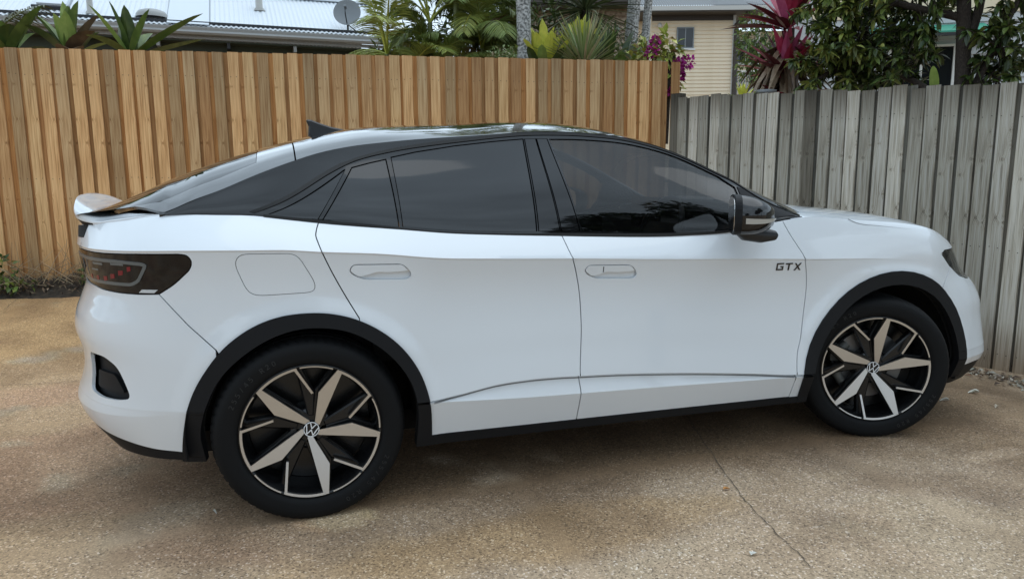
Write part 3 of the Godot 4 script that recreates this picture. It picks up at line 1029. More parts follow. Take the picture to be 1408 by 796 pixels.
# a wheel about its own centre, outer side towards +z; angles are measured from its first spoke
func make_wheel() -> Node3D:
	var w := Node3D.new()
	const R := .262
	var tyre := Bag.new()
	var prof := PackedVector2Array([Vector2(.262, .098), Vector2(.268, .108), Vector2(.274, .114), Vector2(.280, .120), Vector2(.292, .124), Vector2(.318, .1255), Vector2(.338, .1225), Vector2(.350, .112), Vector2(.3585, .097), Vector2(.3645, .076), Vector2(.368, .056), Vector2(.369, .054), Vector2(.362, .052), Vector2(.362, .046), Vector2(.369, .044), Vector2(.3695, .012), Vector2(.362, .010), Vector2(.362, .003), Vector2(.3695, 0)])
	var n := prof.size()
	for k in range(n - 2, -1, -1):
		prof.append(Vector2(prof[k].x, -prof[k].y))
	var seg := 320
	var shape := func(i: int, a: int) -> Vector3:
		var q := prof[i]
		var r := q.x
		if q.x > .350 and absf(q.y) > .045:
			var ph := (a + int(absf(q.y) * 60)) % 5
			if ph == 0:
				r -= .006
		return Bag.ring(Vector2(r, q.y), TAU * a / seg)
	for a in seg:
		for i in prof.size() - 1:
			var q := [shape.call(i, a), shape.call(i, a + 1), shape.call(i + 1, a + 1), shape.call(i + 1, a)]
			var d := prof[i + 1] - prof[i]
			var n0 := Vector2(d.y, -d.x).normalized() * -1
			var nn := [n0, n0]
			if prof[i].x < .36:
				var dp := prof[i + 1] - prof[maxi(i - 1, 0)]
				var dn := prof[mini(i + 2, prof.size() - 1)] - prof[i]
				nn = [Vector2(-dp.y, dp.x).normalized(), Vector2(-dn.y, dn.x).normalized()]
			var m := [Bag.ring(nn[0], TAU * a / seg), Bag.ring(nn[0], TAU * (a + 1) / seg), Bag.ring(nn[1], TAU * (a + 1) / seg), Bag.ring(nn[1], TAU * a / seg)]
			tyre.tri(q[0], q[1], q[2], m[0], m[1], m[2])
			tyre.tri(q[0], q[2], q[3], m[0], m[2], m[3])
	var ty := put("tyre", tyre.mesh(), mat.tyre, w)
	# raised size marking on the sidewall
	var words := "255/45 R20"
	for start in [125.0, 305.0]:
		for k in words.length():
			if words[k] == " ":
				continue
			var tm := TextMesh.new()
			tm.text = words[k]
			tm.font_size = 24
			tm.pixel_size = .0011
			tm.depth = .0015
			var ang := deg_to_rad(start + 30 - k * 4.6)
			put("size_marking", tm, mat.tyre_text, ty, Transform3D(Basis(Vector3(0, 0, 1), ang - PI / 2) * Basis(Vector3.RIGHT, -.06), Vector3(cos(ang) * .312, sin(ang) * .312, .1262)))
	# barrel and the black body of the rim
	var rim := Bag.new()
	rim.lathe(PackedVector2Array([Vector2(R - .004, .104), Vector2(R, .108), Vector2(R - .003, .112), Vector2(.254, .112), Vector2(.249, .108), Vector2(.243, .09), Vector2(.232, .055), Vector2(.228, -.09)]), 96)
	rim.lathe(PackedVector2Array([Vector2(.228, -.03), Vector2(.0, -.03)]), 48)
	rim.lathe(PackedVector2Array([Vector2(.09, -.02), Vector2(.086, .048), Vector2(.072, .062), Vector2(.055, .066), Vector2(.0, .066)]), 48)
	put("rim", rim.mesh(), mat.rim_black, w)
	var arms := Bag.new()
	var faces := []
	for k in 5:
		var o := 72.0 * k
		var turn := Transform3D(Basis(Vector3(0, 0, 1), deg_to_rad(o)), Vector3.ZERO)
		# black arms behind the bright faces
		arms.slab(joined([arc(2.5, -3.5, .25, 2), V2([]), PackedVector2Array([polar(-9, .15), polar(-38, .06), polar(-30, .02), polar(20, .04), polar(17, .15)])]), .03, .066, .004, turn)
		arms.slab(PackedVector2Array([polar(-34, .05), polar(-36.5, .25), polar(-42, .25), polar(-56, .14), polar(-62, .05)]), .03, .070, .006, turn)
		arms.slab(joined([arc(-1, -36, .2525, 8), back(arc(-1, -36, .243, 8))]), .06, .09, .002, turn)
		# bright machined face, dished towards the hub: blade, arc along the rim and the short bar
		var f := Bag.new()
		dish(f, turn, PackedVector2Array([polar(-41, .026), polar(-37, .036), polar(-4.5, .246), polar(-3.5, .2535), polar(0, .2545), polar(12, .150), polar(-40, .012)]))
		dish(f, turn, joined([arc(-2.5, -37.6, .2545, 10), back(arc(-3.6, -37.6, .2455, 10))]))
		dish(f, turn, PackedVector2Array([polar(-35.6, .2462), polar(-37.9, .2545), polar(-38.0, .2465), polar(-53.0, .147), polar(-50.0, .143)]))
		dish(f, turn, joined([arc(-40.5, -68, .2545, 8), back(arc(-40.5, -68, .2495, 8))]))
		put("spoke", f.mesh(), mat.machined, w)
		var bolt := Bag.new()
		bolt.lathe(PackedVector2Array([Vector2(.011, .06), Vector2(.011, .071), Vector2(.009, .074), Vector2(0, .074)]), 10, turn * Transform3D(Basis(), Vector3(.056 * cos(-.1), .056 * sin(-.1), 0)))
		put("wheel_bolt", bolt.mesh(), mat.rim_black, w)
	put("rim_arms", arms.mesh(), mat.rim_black, w)
	var cap := Bag.new()
	cap.lathe(PackedVector2Array([Vector2(.0315, .06), Vector2(.0305, .079), Vector2(.028, .081), Vector2(0, .0815)]), 32)
	var hc := put("hub_cap", cap.mesh(), mat.rim_black, w)
	var em := Bag.new()
	em.lathe(PackedVector2Array([Vector2(.0292, .082), Vector2(.0288, .0832), Vector2(.0266, .0832), Vector2(.0262, .082)]), 40)
	for st in [V2([-.0105, .0235, -.0, .0035, .0105, .0235]), V2([-.0225, .0125, -.0115, -.0205, .0, -.0015, .0115, -.0205, .0225, .0125])]:
		for i in st.size() - 1:
			var d: Vector2 = (st[i + 1] - st[i]).normalized() * .0008
			var e: Vector2 = Vector2(-d.y, d.x) * 2.2
			em.slab(PackedVector2Array([st[i] - d + e, st[i] - d - e, st[i + 1] + d - e, st[i + 1] + d + e]), .0812, .0830 + .0001 * i, 0)
	put("emblem", em.mesh(), mat.emblem, hc)
	var disc := Bag.new()
	disc.lathe(PackedVector2Array([Vector2(.174, -.02), Vector2(.174, -.002), Vector2(.172, .0), Vector2(.09, .0)]), 48)
	put("brake_disc", disc.mesh(), mat.steel, w)
	var cal := Bag.new()
	for a in [150.0, 200.0]:
		cal.tube([Bag.v3(polar(a - 14, .155), .012), Bag.v3(polar(a, .160), .016), Bag.v3(polar(a + 14, .155), .012)], [.022, .026, .022], 10)
	cal.box(Vector3(-.19, .02, -.03), Vector3(-.12, .10, .02))
	put("brake_caliper", cal.mesh(), mat.caliper, w)
	return w

func dish(b: Bag, turn: Transform3D, poly: PackedVector2Array):
	if Geometry2D.is_polygon_clockwise(poly):
		poly.reverse()
	var z := func(q: Vector2) -> float: return .066 + .20 * q.length()
	var lift := func(q: Vector2, up: float) -> Vector3: return turn * Vector3(q.x, q.y, z.call(q) * .84 + .018 + up)
	var ix := Geometry2D.triangulate_polygon(poly)
	var nf := func(q: Vector2) -> Vector3: return (turn.basis * Vector3(-q.normalized().x * .16, -q.normalized().y * .16, 1)).normalized()
	for i in range(0, ix.size(), 3):
		var t := [poly[ix[i]], poly[ix[i + 1]], poly[ix[i + 2]]]
		var mid: Vector2 = (t[0] + t[1] + t[2]) / 3
		var m: Vector3 = nf.call(mid)
		b.tri(lift.call(t[0], 0.0), lift.call(t[1], 0.0), lift.call(t[2], 0.0), m, m, m)
	for i in poly.size():
		var q := poly[i]
		var r := poly[(i + 1) % poly.size()]
		b.quad(lift.call(q, 0.0), lift.call(r, 0.0), lift.call(r, -.012), lift.call(q, -.012), turn.basis * Vector3((r - q).y, -(r - q).x, 0))

# ---------------------------------------------------------------- ground and fences
func rise(x: float, z: float) -> float:
	return .012 + .24 * smoothstep(-1.0, -4.1, z) * smoothstep(5.5, 2.0, x) - .11 * smoothstep(3.5, 4.9, x) * smoothstep(-2.5, -.8, z) + .9 * smoothstep(-5, -16, z)

func wood_image(seed_at: int, ramp: Gradient, knots: int, streak: float) -> ImageTexture:
	# four planks side by side, 0.4 m by 2.6 m; grain runs up the picture and bends round the knots
	var w := 512
	var h := 1024
	var fine := noise(.045, seed_at, 3)
	var slow := noise(.006, seed_at + 1, 3)
	var r := RandomNumberGenerator.new()
	r.seed = seed_at
	var kn := []
	for k in knots:
		kn.append([r.randf_range(0, w), r.randf_range(0, h), r.randf_range(11, 22)])
	var data := PackedByteArray()
	data.resize(w * h * 3)
	var at := 0
	var lut := []
	for i in 256:
		lut.append(ramp.sample(i / 255.0))
	for y in h:
		var near := []
		for q in kn:
			if absf(q[1] - y) < 26:
				near.append(q)
		for x in w:
			var bend := 0.0
			var dark := 0.0
			for q in near:
				var dx: float = x - q[0]
				var dy: float = (y - q[1]) * 3.2
				var d := sqrt(dx * dx + dy * dy)
				if d < 74:
					var f: float = (1 - d / 74.0)
					bend += signf(dx) * f * f * 22
					if d < q[2]:
						dark += (1 - d / q[2]) * .20 + .06 + .06 * sin(d * 1.4)
					else:
						dark += f * f * .10 * (.6 + .4 * sin(d * .9))
			var u := x + bend
			var g := fine.get_noise_2d(u * 3.2, y * .10) * .5 + slow.get_noise_2d(u * 5.0, y * .8) * .6 + streak * fine.get_noise_2d(u * 11.0 + 500, y * .05)
			var v := clampi(int((.55 + .42 * g - dark) * 255), 0, 255)
			var c: Color = lut[v]
			data[at] = int(c.r * 255)
			data[at + 1] = int(c.g * 255)
			data[at + 2] = int(c.b * 255)
			at += 3
	var im := Image.create_from_data(w, h, false, Image.FORMAT_RGB8, data)
	im.generate_mipmaps()
	return ImageTexture.create_from_image(im)

func ramp_of(list: Array) -> Gradient:
	var g := Gradient.new()
	g.offsets = PackedFloat32Array(list.map(func(r): return r[0]))
	g.colors = PackedColorArray(list.map(func(r): return r[1]))
	return g

func make_site_materials():
	# exposed-aggregate concrete: small stones of many browns in a sandy paste, weathered in large soft patches
	var stones := noise(.12, 3, 1, FastNoiseLite.TYPE_CELLULAR)
	stones.fractal_type = FastNoiseLite.FRACTAL_NONE
	stones.cellular_return_type = FastNoiseLite.RETURN_CELL_VALUE
	stones.cellular_jitter = 1.0
	stones.domain_warp_enabled = true
	stones.domain_warp_amplitude = 5
	stones.domain_warp_frequency = .08
	var m := std(Color(1, 1, 1), .82)
	m.albedo_texture = noise_tex(stones, 2048, [[0.00, srgb(0.232, 0.168, 0.111)], [0.12, srgb(0.378, 0.275, 0.180)], [0.28, srgb(0.525, 0.381, 0.251)], [0.42, srgb(0.427, 0.309, 0.204)], [0.55, srgb(0.598, 0.434, 0.286)], [0.68, srgb(0.476, 0.345, 0.228)], [0.80, srgb(0.701, 0.509, 0.336)], [0.90, srgb(0.561, 0.407, 0.268)], [.96, srgb(0.839, 0.661, 0.504)], [1.0, srgb(0.920, 0.767, 0.628)]])
	var edge := noise(.12, 3, 1, FastNoiseLite.TYPE_CELLULAR)
	edge.fractal_type = FastNoiseLite.FRACTAL_NONE
	edge.cellular_return_type = FastNoiseLite.RETURN_DISTANCE2_SUB
	edge.cellular_jitter = 1.0
	edge.domain_warp_enabled = true
	edge.domain_warp_amplitude = 5
	edge.domain_warp_frequency = .08
	m.normal_enabled = true
	m.normal_texture = noise_tex(edge, 2048, [], true, 5.0)
	m.normal_scale = .9
	m.uv1_triplanar = true
	m.uv1_world_triplanar = true
	m.uv1_scale = Vector3.ONE / 1.55
	m.detail_enabled = true
	m.detail_blend_mode = BaseMaterial3D.BLEND_MODE_MUL
	m.detail_uv_layer = BaseMaterial3D.DETAIL_UV_2
	m.uv2_triplanar = true
	m.uv2_world_triplanar = true
	m.uv2_scale = Vector3.ONE / 5.3
	m.detail_albedo = noise_tex(noise(.006, 21, 6), 1024, [[0.0, Color(.74, .72, .70)], [.42, Color(.90, .89, .88)], [.6, Color(.97, .97, .97)], [1.0, Color(1, 1, 1)]])
	m.vertex_color_use_as_albedo = true
	mat.ground = m
	mat.crack = std(srgb(.10, .08, .06), .95)
	mat.soil = std(Color(1, 1, 1), .95)
	mat.soil.albedo_texture = noise_tex(noise(.03, 5, 5), 512, [[0, srgb(.012, .009, .006)], [.5, srgb(.035, .025, .016)], [1, srgb(.10, .07, .045)]])
	mat.soil.uv1_triplanar = true
	mat.soil.uv1_world_triplanar = true
	var pine := wood_image(31, ramp_of([[0.0, srgb(0.133, 0.063, 0.024)], [.22, srgb(0.379, 0.189, 0.067)], [.42, srgb(0.601, 0.326, 0.132)], [.6, srgb(0.768, 0.451, 0.204)], [.8, srgb(0.880, 0.589, 0.293)], [1.0, srgb(0.880, 0.756, 0.408)]]), 16, .34)
	var grey := wood_image(77, ramp_of([[0.0, srgb(0.051, 0.045, 0.035)], [.2, srgb(0.237, 0.213, 0.171)], [.42, srgb(0.642, 0.593, 0.504)], [.62, srgb(0.880, 0.880, 0.792)], [.82, srgb(0.880, 0.880, 0.880)], [1.0, srgb(0.880, 0.880, 0.880)]]), 16, 1.1)
	mat.pine = []
	for c in [[1, 1, 1], [.88, .87, .86], [.97, .99, 1.0], [.90, .93, .97], [.80, .76, .72], [.78, .80, .82]]:
		var q := std(Color(minf(c[0], 1.0), minf(c[1], 1.0), minf(c[2], 1.0)), .8)
		q.albedo_texture = pine
		q.vertex_color_use_as_albedo = true
		mat.pine.append(q)
	mat.pine_back = []
	for c in [[.84, .79, .74], [.72, .68, .63], [.82, .74, .64]]:
		var q := std(Color(c[0], c[1], c[2]), .85)
		q.albedo_texture = pine
		mat.pine_back.append(q)
	mat.grey_wood = []
	for c in [[.86, .84, .815], [.70, .685, .66], [.46, .45, .43], [.78, .765, .745], [.48, .46, .43]]:
		var q := std(Color(c[0], c[1], c[2]), .85)
		q.albedo_texture = grey
		q.vertex_color_use_as_albedo = true
		mat.grey_wood.append(q)
	mat.nail = std(srgb(.03, .025, .02), .6)
	make_more_materials()

func make_ground():
	var b := Bag.new()
	var blot := noise(1.2, 9, 4)
	var blot2 := noise(.5, 19, 4)
	var xs := PackedFloat32Array()
	var zs := PackedFloat32Array()
	for k in 20:
		xs.append(-150 + 146 * sin(k / 20.0 * PI / 2))
	for k in 190:
		xs.append(-4 + .05 * k)
	for k in 16:
		xs.append(5.5 + 150 * (k / 15.0) ** 2.5)
	for k in 20:
		zs.append(-150 + 144.5 * sin(k / 20.0 * PI / 2))
	for k in 180:
		zs.append(-5.5 + .05 * k)
	for k in 14:
		zs.append(3.5 + 90 * (k / 13.0) ** 2.5)
	var tint := func(x: float, z: float) -> Color:
		var n := blot.get_noise_2d(x, z)
		var n2 := blot2.get_noise_2d(x * 1.3, z * 2)
		var c := Vector3(1, 1, 1)
		# warm tan at the back on the left, greyer in front on the right
		c = c.lerp(Vector3(1.18, .90, .76), smoothstep(.2, -1.6, x + .4 * n))
		c = c.lerp(Vector3(1.20, .84, .58), smoothstep(-1.5, -2.3, z + .35 * n2) * smoothstep(.0, -1.2, x))
		c = c.lerp(Vector3(.98, 1.02, 1.10), smoothstep(.2, 1.6, x + n2) * smoothstep(.8, 1.6, z + .25 * n) * .9)
		# tan, mossy area in front of the sill
		c = c.lerp(Vector3(.98, .88, .68), smoothstep(1.15, .5, Vector2((x - .78) / .75, (z - 1.32) / .22).length() + n * .7) * .8)
		# damp run from the front wheel towards the fence
		var damp := smoothstep(.75, .25, absf(x - 3.55 - .25 * n) - .35) * smoothstep(1.75, 1.0, z + .35 * n) * smoothstep(-.8, .1, z)
		c = c.lerp(Vector3(.52, .47, .40), damp * .85)
		c = c.lerp(Vector3(.78, .73, .66), smoothstep(.05, .45, blot2.get_noise_2d(x + 31, z * 1.6 + 7)) * .5)
		# shade under and beside the car, painted into the ground colour
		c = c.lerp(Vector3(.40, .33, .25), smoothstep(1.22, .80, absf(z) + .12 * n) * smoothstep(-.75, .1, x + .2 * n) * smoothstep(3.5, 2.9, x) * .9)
		# a patch of tan dirt beside the rear tyre
		var dd := Vector2((x - .10) / .13, (z - .93) / .09).length() + n * .9
		c = c.lerp(Vector3(1.28, 1.10, .92), smoothstep(1.1, .6, dd))
		# worn, chalky aggregate: a band in front and a splash near the fence
		c = c.lerp(Vector3(1.30, 1.33, 1.36), smoothstep(.15, .5, n + n2 * .8 + .3 * smoothstep(1.3, 2.0, z) - .25) * .55)
		c = c.lerp(Vector3(1.9, 1.95, 1.9), smoothstep(.9, .5, Vector2((x - 3.02) / .20, (z - 1.27) / .06).length() + n * 1.2) * .8)
		return Color(c.x, c.y, c.z)
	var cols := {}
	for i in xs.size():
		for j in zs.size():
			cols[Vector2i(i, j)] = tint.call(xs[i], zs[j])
	for i in xs.size() - 1:
		for j in zs.size() - 1:
			var q := []
			var nn := []
			for c in [[0, 0], [1, 0], [1, 1], [0, 1]]:
				var x := xs[i + c[0]]
				var z := zs[j + c[1]]
				q.append(Vector3(x, rise(x, z), z))
				nn.append(Vector3(rise(x - .1, z) - rise(x + .1, z), .2, rise(x, z - .1) - rise(x, z + .1)).normalized())
			b.tri(q[0], q[1], q[2], nn[0], nn[1], nn[2])
			var k := [[0, 0], [1, 0], [1, 1]]
			if b.p[b.p.size() - 2].is_equal_approx(q[2]):
				k = [[0, 0], [1, 1], [1, 0]]
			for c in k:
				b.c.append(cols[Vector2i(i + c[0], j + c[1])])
			b.tri(q[0], q[2], q[3], nn[0], nn[2], nn[3])
			k = [[0, 0], [1, 1], [0, 1]]
			if b.p[b.p.size() - 2].is_equal_approx(q[3]):
				k = [[0, 0], [0, 1], [1, 1]]
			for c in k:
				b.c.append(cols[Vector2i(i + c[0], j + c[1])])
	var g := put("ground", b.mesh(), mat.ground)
	g.set_meta("kind", "structure")
	g.set_meta("label", "brown exposed aggregate concrete driveway with damp stains")
	# cracks: thin dark slits with crumbling edges
	for line in [V2([2.02, .31, 1.932, .556, 1.859, .769, 1.752, 1.094, 1.687, 1.317, 1.641, 1.529, 1.616, 1.675, 1.588, 1.822]), V2([-2.339, -3.434, -2.358, -3.776, -2.373, -4.0]), V2([-1.976, -1.558, -1.822, -1.570, -1.694, -1.542, -1.569, -1.533, -1.380, -1.518, -1.191, -1.522])]:
		var cb := Bag.new()
		var p := spline(line, 8)
		for i in p.size() - 1:
			var d: Vector2 = (p[i + 1] - p[i]).normalized().orthogonal()
			var wa := .0016 * (1 + .8 * blot.get_noise_2d(p[i].x * 40, p[i].y * 40))
			var wb := .0016 * (1 + .8 * blot.get_noise_2d(p[i + 1].x * 40, p[i + 1].y * 40))
			var jit := d * blot.get_noise_2d(p[i].x * 25, p[i].y * 25) * .012
			var jit2 := d * blot.get_noise_2d(p[i + 1].x * 25, p[i + 1].y * 25) * .012
			var v := func(q: Vector2) -> Vector3: return Vector3(q.x, rise(q.x, q.y) + .004, q.y)
			cb.quad(v.call(p[i] + jit + d * wa), v.call(p[i + 1] + jit2 + d * wb), v.call(p[i + 1] + jit2 - d * wb), v.call(p[i] + jit - d * wa), Vector3.UP)
		put("crack", cb.mesh(), mat.crack, g)

func board_mesh(w: float, h: float, d: float, r: RandomNumberGenerator, stained := 0.0) -> ArrayMesh:
	# a rough-sawn paling with eased edges, slightly cupped; its own piece of the wood picture
	var b := Bag.new()
	var u0 := r.randf_range(.14, .86)
	var v0 := .97
	var e := .003
	var ring := [Vector2(-w / 2, -d), Vector2(-w / 2, -e), Vector2(-w / 2 + e, 0), Vector2(0, -.0015), Vector2(w / 2 - e, 0), Vector2(w / 2, -e), Vector2(w / 2, -d)]
	var rowsn := 8
	var top := r.randf_range(-.0012, .0012)
	var bow := r.randf_range(-.0025, .0025)
	var twist := r.randf_range(-.003, .003)
	for j in rowsn:
		for i in ring.size() - 1:
			var q := []
			var uv := []
			for c in [[0, 0], [1, 0], [1, 1], [0, 1]]:
				var p: Vector2 = ring[i + c[0]]
				var t: float = (j + c[1]) / float(rowsn)
				var s := sin(t * PI)
				q.append(Vector3(p.x + bow * s, t * h + (top * signf(p.x) if t == 1.0 else 0.0), p.y + twist * s * 2))
				uv.append(Vector2(u0 + p.x / .4 + p.y / .4, v0 - t * h / 2.6))
			var out := Vector3(ring[i].y - ring[i + 1].y, 0, ring[i + 1].x - ring[i].x)
			b.quad(q[0], q[1], q[2], q[3], out, uv[0], uv[1], uv[2], uv[3])
	b.quad(Vector3(-w / 2, h - top, 0), Vector3(w / 2, h + top, 0), Vector3(w / 2, h + top, -d), Vector3(-w / 2, h - top, -d), Vector3.UP, Vector2(u0, v0), Vector2(u0 + .2, v0), Vector2(u0 + .2, v0 + .01), Vector2(u0, v0 + .01))
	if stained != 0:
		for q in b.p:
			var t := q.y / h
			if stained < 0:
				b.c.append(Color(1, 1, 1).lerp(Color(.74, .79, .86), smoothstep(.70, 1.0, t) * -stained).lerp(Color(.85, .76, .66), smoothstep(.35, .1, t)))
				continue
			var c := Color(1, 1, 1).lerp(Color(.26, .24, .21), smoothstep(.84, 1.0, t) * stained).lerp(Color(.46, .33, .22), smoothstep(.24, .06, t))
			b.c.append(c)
	return b.mesh()

func nails(w: float, heights: Array, r: RandomNumberGenerator, on: Array) -> ArrayMesh:
	var b := Bag.new()
	for t in on:
		for y in heights:
			for x in [-.28, .28]:
				var c := Vector2(x * w + r.randf_range(-.006, .006), y + r.randf_range(-.006, .006))
				for k in 6:
					var p := Vector3(c.x + .004 * cos(k * TAU / 6), c.y + .004 * sin(k * TAU / 6), .0012)
					var q := Vector3(c.x + .004 * cos((k + 1) * TAU / 6), c.y + .004 * sin((k + 1) * TAU / 6), .0012)
					b.flat(t * Vector3(c.x, c.y, .0016), t * p, t * q, t.basis.z)
	return b.mesh()

func make_fences():
	var r := RandomNumberGenerator.new()
	r.seed = 41
	# the newer pine fence behind the car: front palings over back palings
	var a := Vector3(-6.072, 0, -4.765)
	var e := Vector3(3.935, 0, -3.400)
	var dir := (e - a).normalized()
	var yaw := atan2(-dir.z, dir.x)
	var f := thing("pine_fence", "tall new pine paling fence standing behind the white car", "fence", a, yaw)
	var len := a.distance_to(e)
	var variants := []
	var widths := []
	for k in 10:
		var w := r.randf_range(.096, .104)
		widths.append(w)
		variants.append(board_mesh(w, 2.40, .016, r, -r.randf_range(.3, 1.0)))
	var pins := []
	var pitch := .1383
	var n := int(len / pitch)
	for i in n + 1:
		var x := i * pitch + .05
		var top := 2.502 + .002 * sin(i * 1.7)
		put("paling", variants[r.randi() % 10], mat.pine_back[r.randi() % 3], f, Transform3D(Basis(Vector3(0, 0, 1), r.randf_range(-.002, .002)), Vector3(x + pitch / 2, top - 2.40 - .002, -.018)))
		if x > len - .03:
			continue
		var v := r.randi() % 10
		var fr := put("paling", variants[v], mat.pine[r.randi() % 6], f, Transform3D(Basis(Vector3(0, 0, 1), r.randf_range(-.003, .003)), Vector3(x + r.randf_range(-.006, .006), top - 2.40, r.randf_range(0, .004))))
		pins.append(fr.transform)
	for y in [2.17, 1.22, .38]:
		var rail := Bag.new()
		rail.box(Vector3(0, y - .045, -.085), Vector3(len, y + .045, -.036))
		put("rail", rail.mesh(), mat.pine_back[0], f)
	put("nail_heads", nails(.10, [2.17, 1.22, .28], r, pins), mat.nail, f).set_meta("kind", "stuff")
	# the old grey fence on the right
	var ga := Vector3(3.745, 0, -2.80)
	var ge := Vector3(5.92, 0, 2.457)
	var gd := (ge - ga).normalized()
	var gyaw := atan2(-gd.z, gd.x)
	var g := thing("grey_fence", "old weathered grey paling fence in front of the car's nose", "fence", ga, gyaw)
	var glen := ga.distance_to(ge)
	var gv := []
	for k in 10:
		gv.append(board_mesh(r.randf_range(.098, .108), 2.2, .017, r, r.randf_range(.2, 1.0)))
	var gpins := []
	var gp := .120
	var gn := int(glen / gp)
	for i in gn + 1:
		var x := i * gp + .05
		var top := lerpf(2.076, 1.925, clampf(x / 3.0, 0, 1.3)) + r.randf_range(-.010, .012)
		if i == 17:
			top += .02
		put("paling", gv[r.randi() % 10], mat.grey_wood[2 + 2 * (r.randi() % 2)], g, Transform3D(Basis(Vector3(0, 0, 1), r.randf_range(-.004, .004)), Vector3(x + gp / 2, top - 2.2 - .01, -.020)))
		var pick: int = [0, 1, 3, 0, 3, 1][r.randi() % 6]
		if i == 11:
			pick = 4
		var fr := put("paling", gv[r.randi() % 10], mat.grey_wood[pick], g, Transform3D(Basis(Vector3(0, 0, 1), r.randf_range(-.006, .006)) * Basis(Vector3.UP, r.randf_range(-.03, .03)), Vector3(x + r.randf_range(-.006, .006), top - 2.2, r.randf_range(0, .005))))
		gpins.append(fr.transform)
	for y in [1.78, 1.0, .3]:
		var rail := Bag.new()
		rail.box(Vector3(0, y - .045, -.09), Vector3(glen, y + .045, -.039))
		put("rail", rail.mesh(), mat.grey_wood[2], g)
	put("nail_heads", nails(.10, [1.98, 1.05, .3], r, gpins), mat.nail, g).set_meta("kind", "stuff")
	var post := board_mesh(.11, 2.3, .10, r, .9)
	put("post", post, mat.grey_wood[4], g, Transform3D(Basis(), Vector3(-.06, 2.11 - 2.3, -.02)))

# ---------------------------------------------------------------- plants
func painted(b: Bag, c: Color):
	while b.c.size() < b.p.size():
		b.c.append(c)

func vary(c: Color, r: RandomNumberGenerator, a := .25) -> Color:
	var k := 1 + r.randf_range(-a, a)
	return Color(c.r * k * (1 + r.randf_range(-.08, .12)), c.g * k, c.b * k)

# one leaf: a folded, drooping strip; kind 0 strap, 1 lance, 2 oval
func leaf(b: Bag, base: Vector3, dir: Vector3, up: Vector3, length: float, width: float, droop := .3, fold := .25, segs := 6, kind := 1):
	var pts := []
	for k in segs + 1:
		var t := float(k) / segs
		var p := base + dir * (length * t) - Vector3.UP * (droop * length * t * t)
		var w := 0.0
		match kind:
			0: w = width * minf(1, .45 + 3 * t) * sqrt(maxf(0.0, 1 - t ** 5))
			1: w = width * sin(PI * clampf(t ** .75 * .97 + .03, 0, 1))
			3: w = width * sin(PI * clampf(t ** .8 * .95 + .05, 0, 1)) ** .65
			2: w = width * sqrt(maxf(0.0, sin(PI * clampf(t * .98 + .01, 0, 1))))
		var d := (dir - Vector3.UP * (2 * droop * t)).normalized()
		var side := d.cross(up).normalized()
		var nor := side.cross(d).normalized()
		pts.append([p, p + side * w * .5 + nor * fold * w, p - side * w * .5 + nor * fold * w, nor, side])
	for k in segs:
		var q = pts[k]
		var s = pts[k + 1]
		var n1 := (q[3] - q[4] * fold * 1.6).normalized() as Vector3
		var n2 := (q[3] + q[4] * fold * 1.6).normalized() as Vector3
		var u := Vector2(.5, float(k) / segs)
		b.tri(q[0], q[1], s[1], n1, n1, n1)
		b.tri(q[0], s[1], s[0], n1, n1, n1)
		b.tri(q[0], q[2], s[2], n2, n2, n2)
		b.tri(q[0], s[2], s[0], n2, n2, n2)

func small_leaf(b: Bag, base: Vector3, dir: Vector3, up: Vector3, length: float, width: float):
	var side := dir.cross(up).normalized() * width * .5
	var nor := side.cross(dir).normalized()
	if nor.y < 0:
		nor = -nor
	var m := base + dir * length * .45
	var tip := base + dir * length - Vector3.UP * length * .12
	var l := m + side + nor * width * .18
	var r := m - side + nor * width * .18
	b.flat(base, l, m, nor); b.flat(base, m, r, nor); b.flat(m, l, tip, nor); b.flat(m, tip, r, nor)

func rand_dir(r: RandomNumberGenerator) -> Vector3:
	return Vector3(r.randfn(), r.randfn(), r.randfn()).normalized()

func rosette(called: String, label: String, category: String, at: Vector3, spec: Array, group := "") -> Node3D:
	# spec: leaves as [turn in degrees, lift in degrees, length, width, droop, kind, colour]
	var o := thing(called, label, category, at, 0, group)
	for s in spec:
		var b := Bag.new()
		var yaw: float = deg_to_rad(s[0])
		var el: float = deg_to_rad(s[1])
		var dir := Vector3(cos(el) * cos(yaw), sin(el), cos(el) * sin(yaw))
		var up := Vector3(-sin(el) * cos(yaw), cos(el), -sin(el) * sin(yaw))
		leaf(b, dir * .03, dir, up, s[2], s[3], s[4], .22, 9, s[5])
		put("leaf", b.mesh(), s[6], o)
	return o

func frond(b: Bag, base: Vector3, dir: Vector3, length: float, droop: float, leaflets: int, ll: float, lw: float, hang: float, r: RandomNumberGenerator, col: Color, stalk := .22):
	var path := []
	var rad := []
	for k in 13:
		var t := k / 12.0
		path.append(base + dir * length * t - Vector3.UP * droop * length * t * t)
		rad.append(lerpf(.013, .002, t) * clampf(length, .5, 1.4))
	b.tube(path, rad, 5, false)
	painted(b, vary(col * Color(1.3, 1.2, .8), r, .1))
	for k in leaflets:
		var t := lerpf(stalk, 1.0, (k + .5) / leaflets)
		var i := mini(int(t * 12), 11)
		var p: Vector3 = path[i].lerp(path[i + 1], t * 12 - i)
		var d: Vector3 = (path[i + 1] - path[i]).normalized()
		var side := d.cross(Vector3.UP).normalized()
		for sd in [1, -1]:
			var out: Vector3 = (side * sd * 1.0 + d * .75 + Vector3.UP * (.25 - hang)).normalized()
			var l := ll * sin(PI * clampf(.18 + t * .72, 0, 1)) * r.randf_range(.85, 1.1)
			var up := side.cross(d).normalized()
			if up.y < 0:
				up = -up
			leaf(b, p, (out + rand_dir(r) * .08).normalized(), up, l, lw, .25 + hang * .5, .3, 3, 1)
			painted(b, vary(col, r, .3))

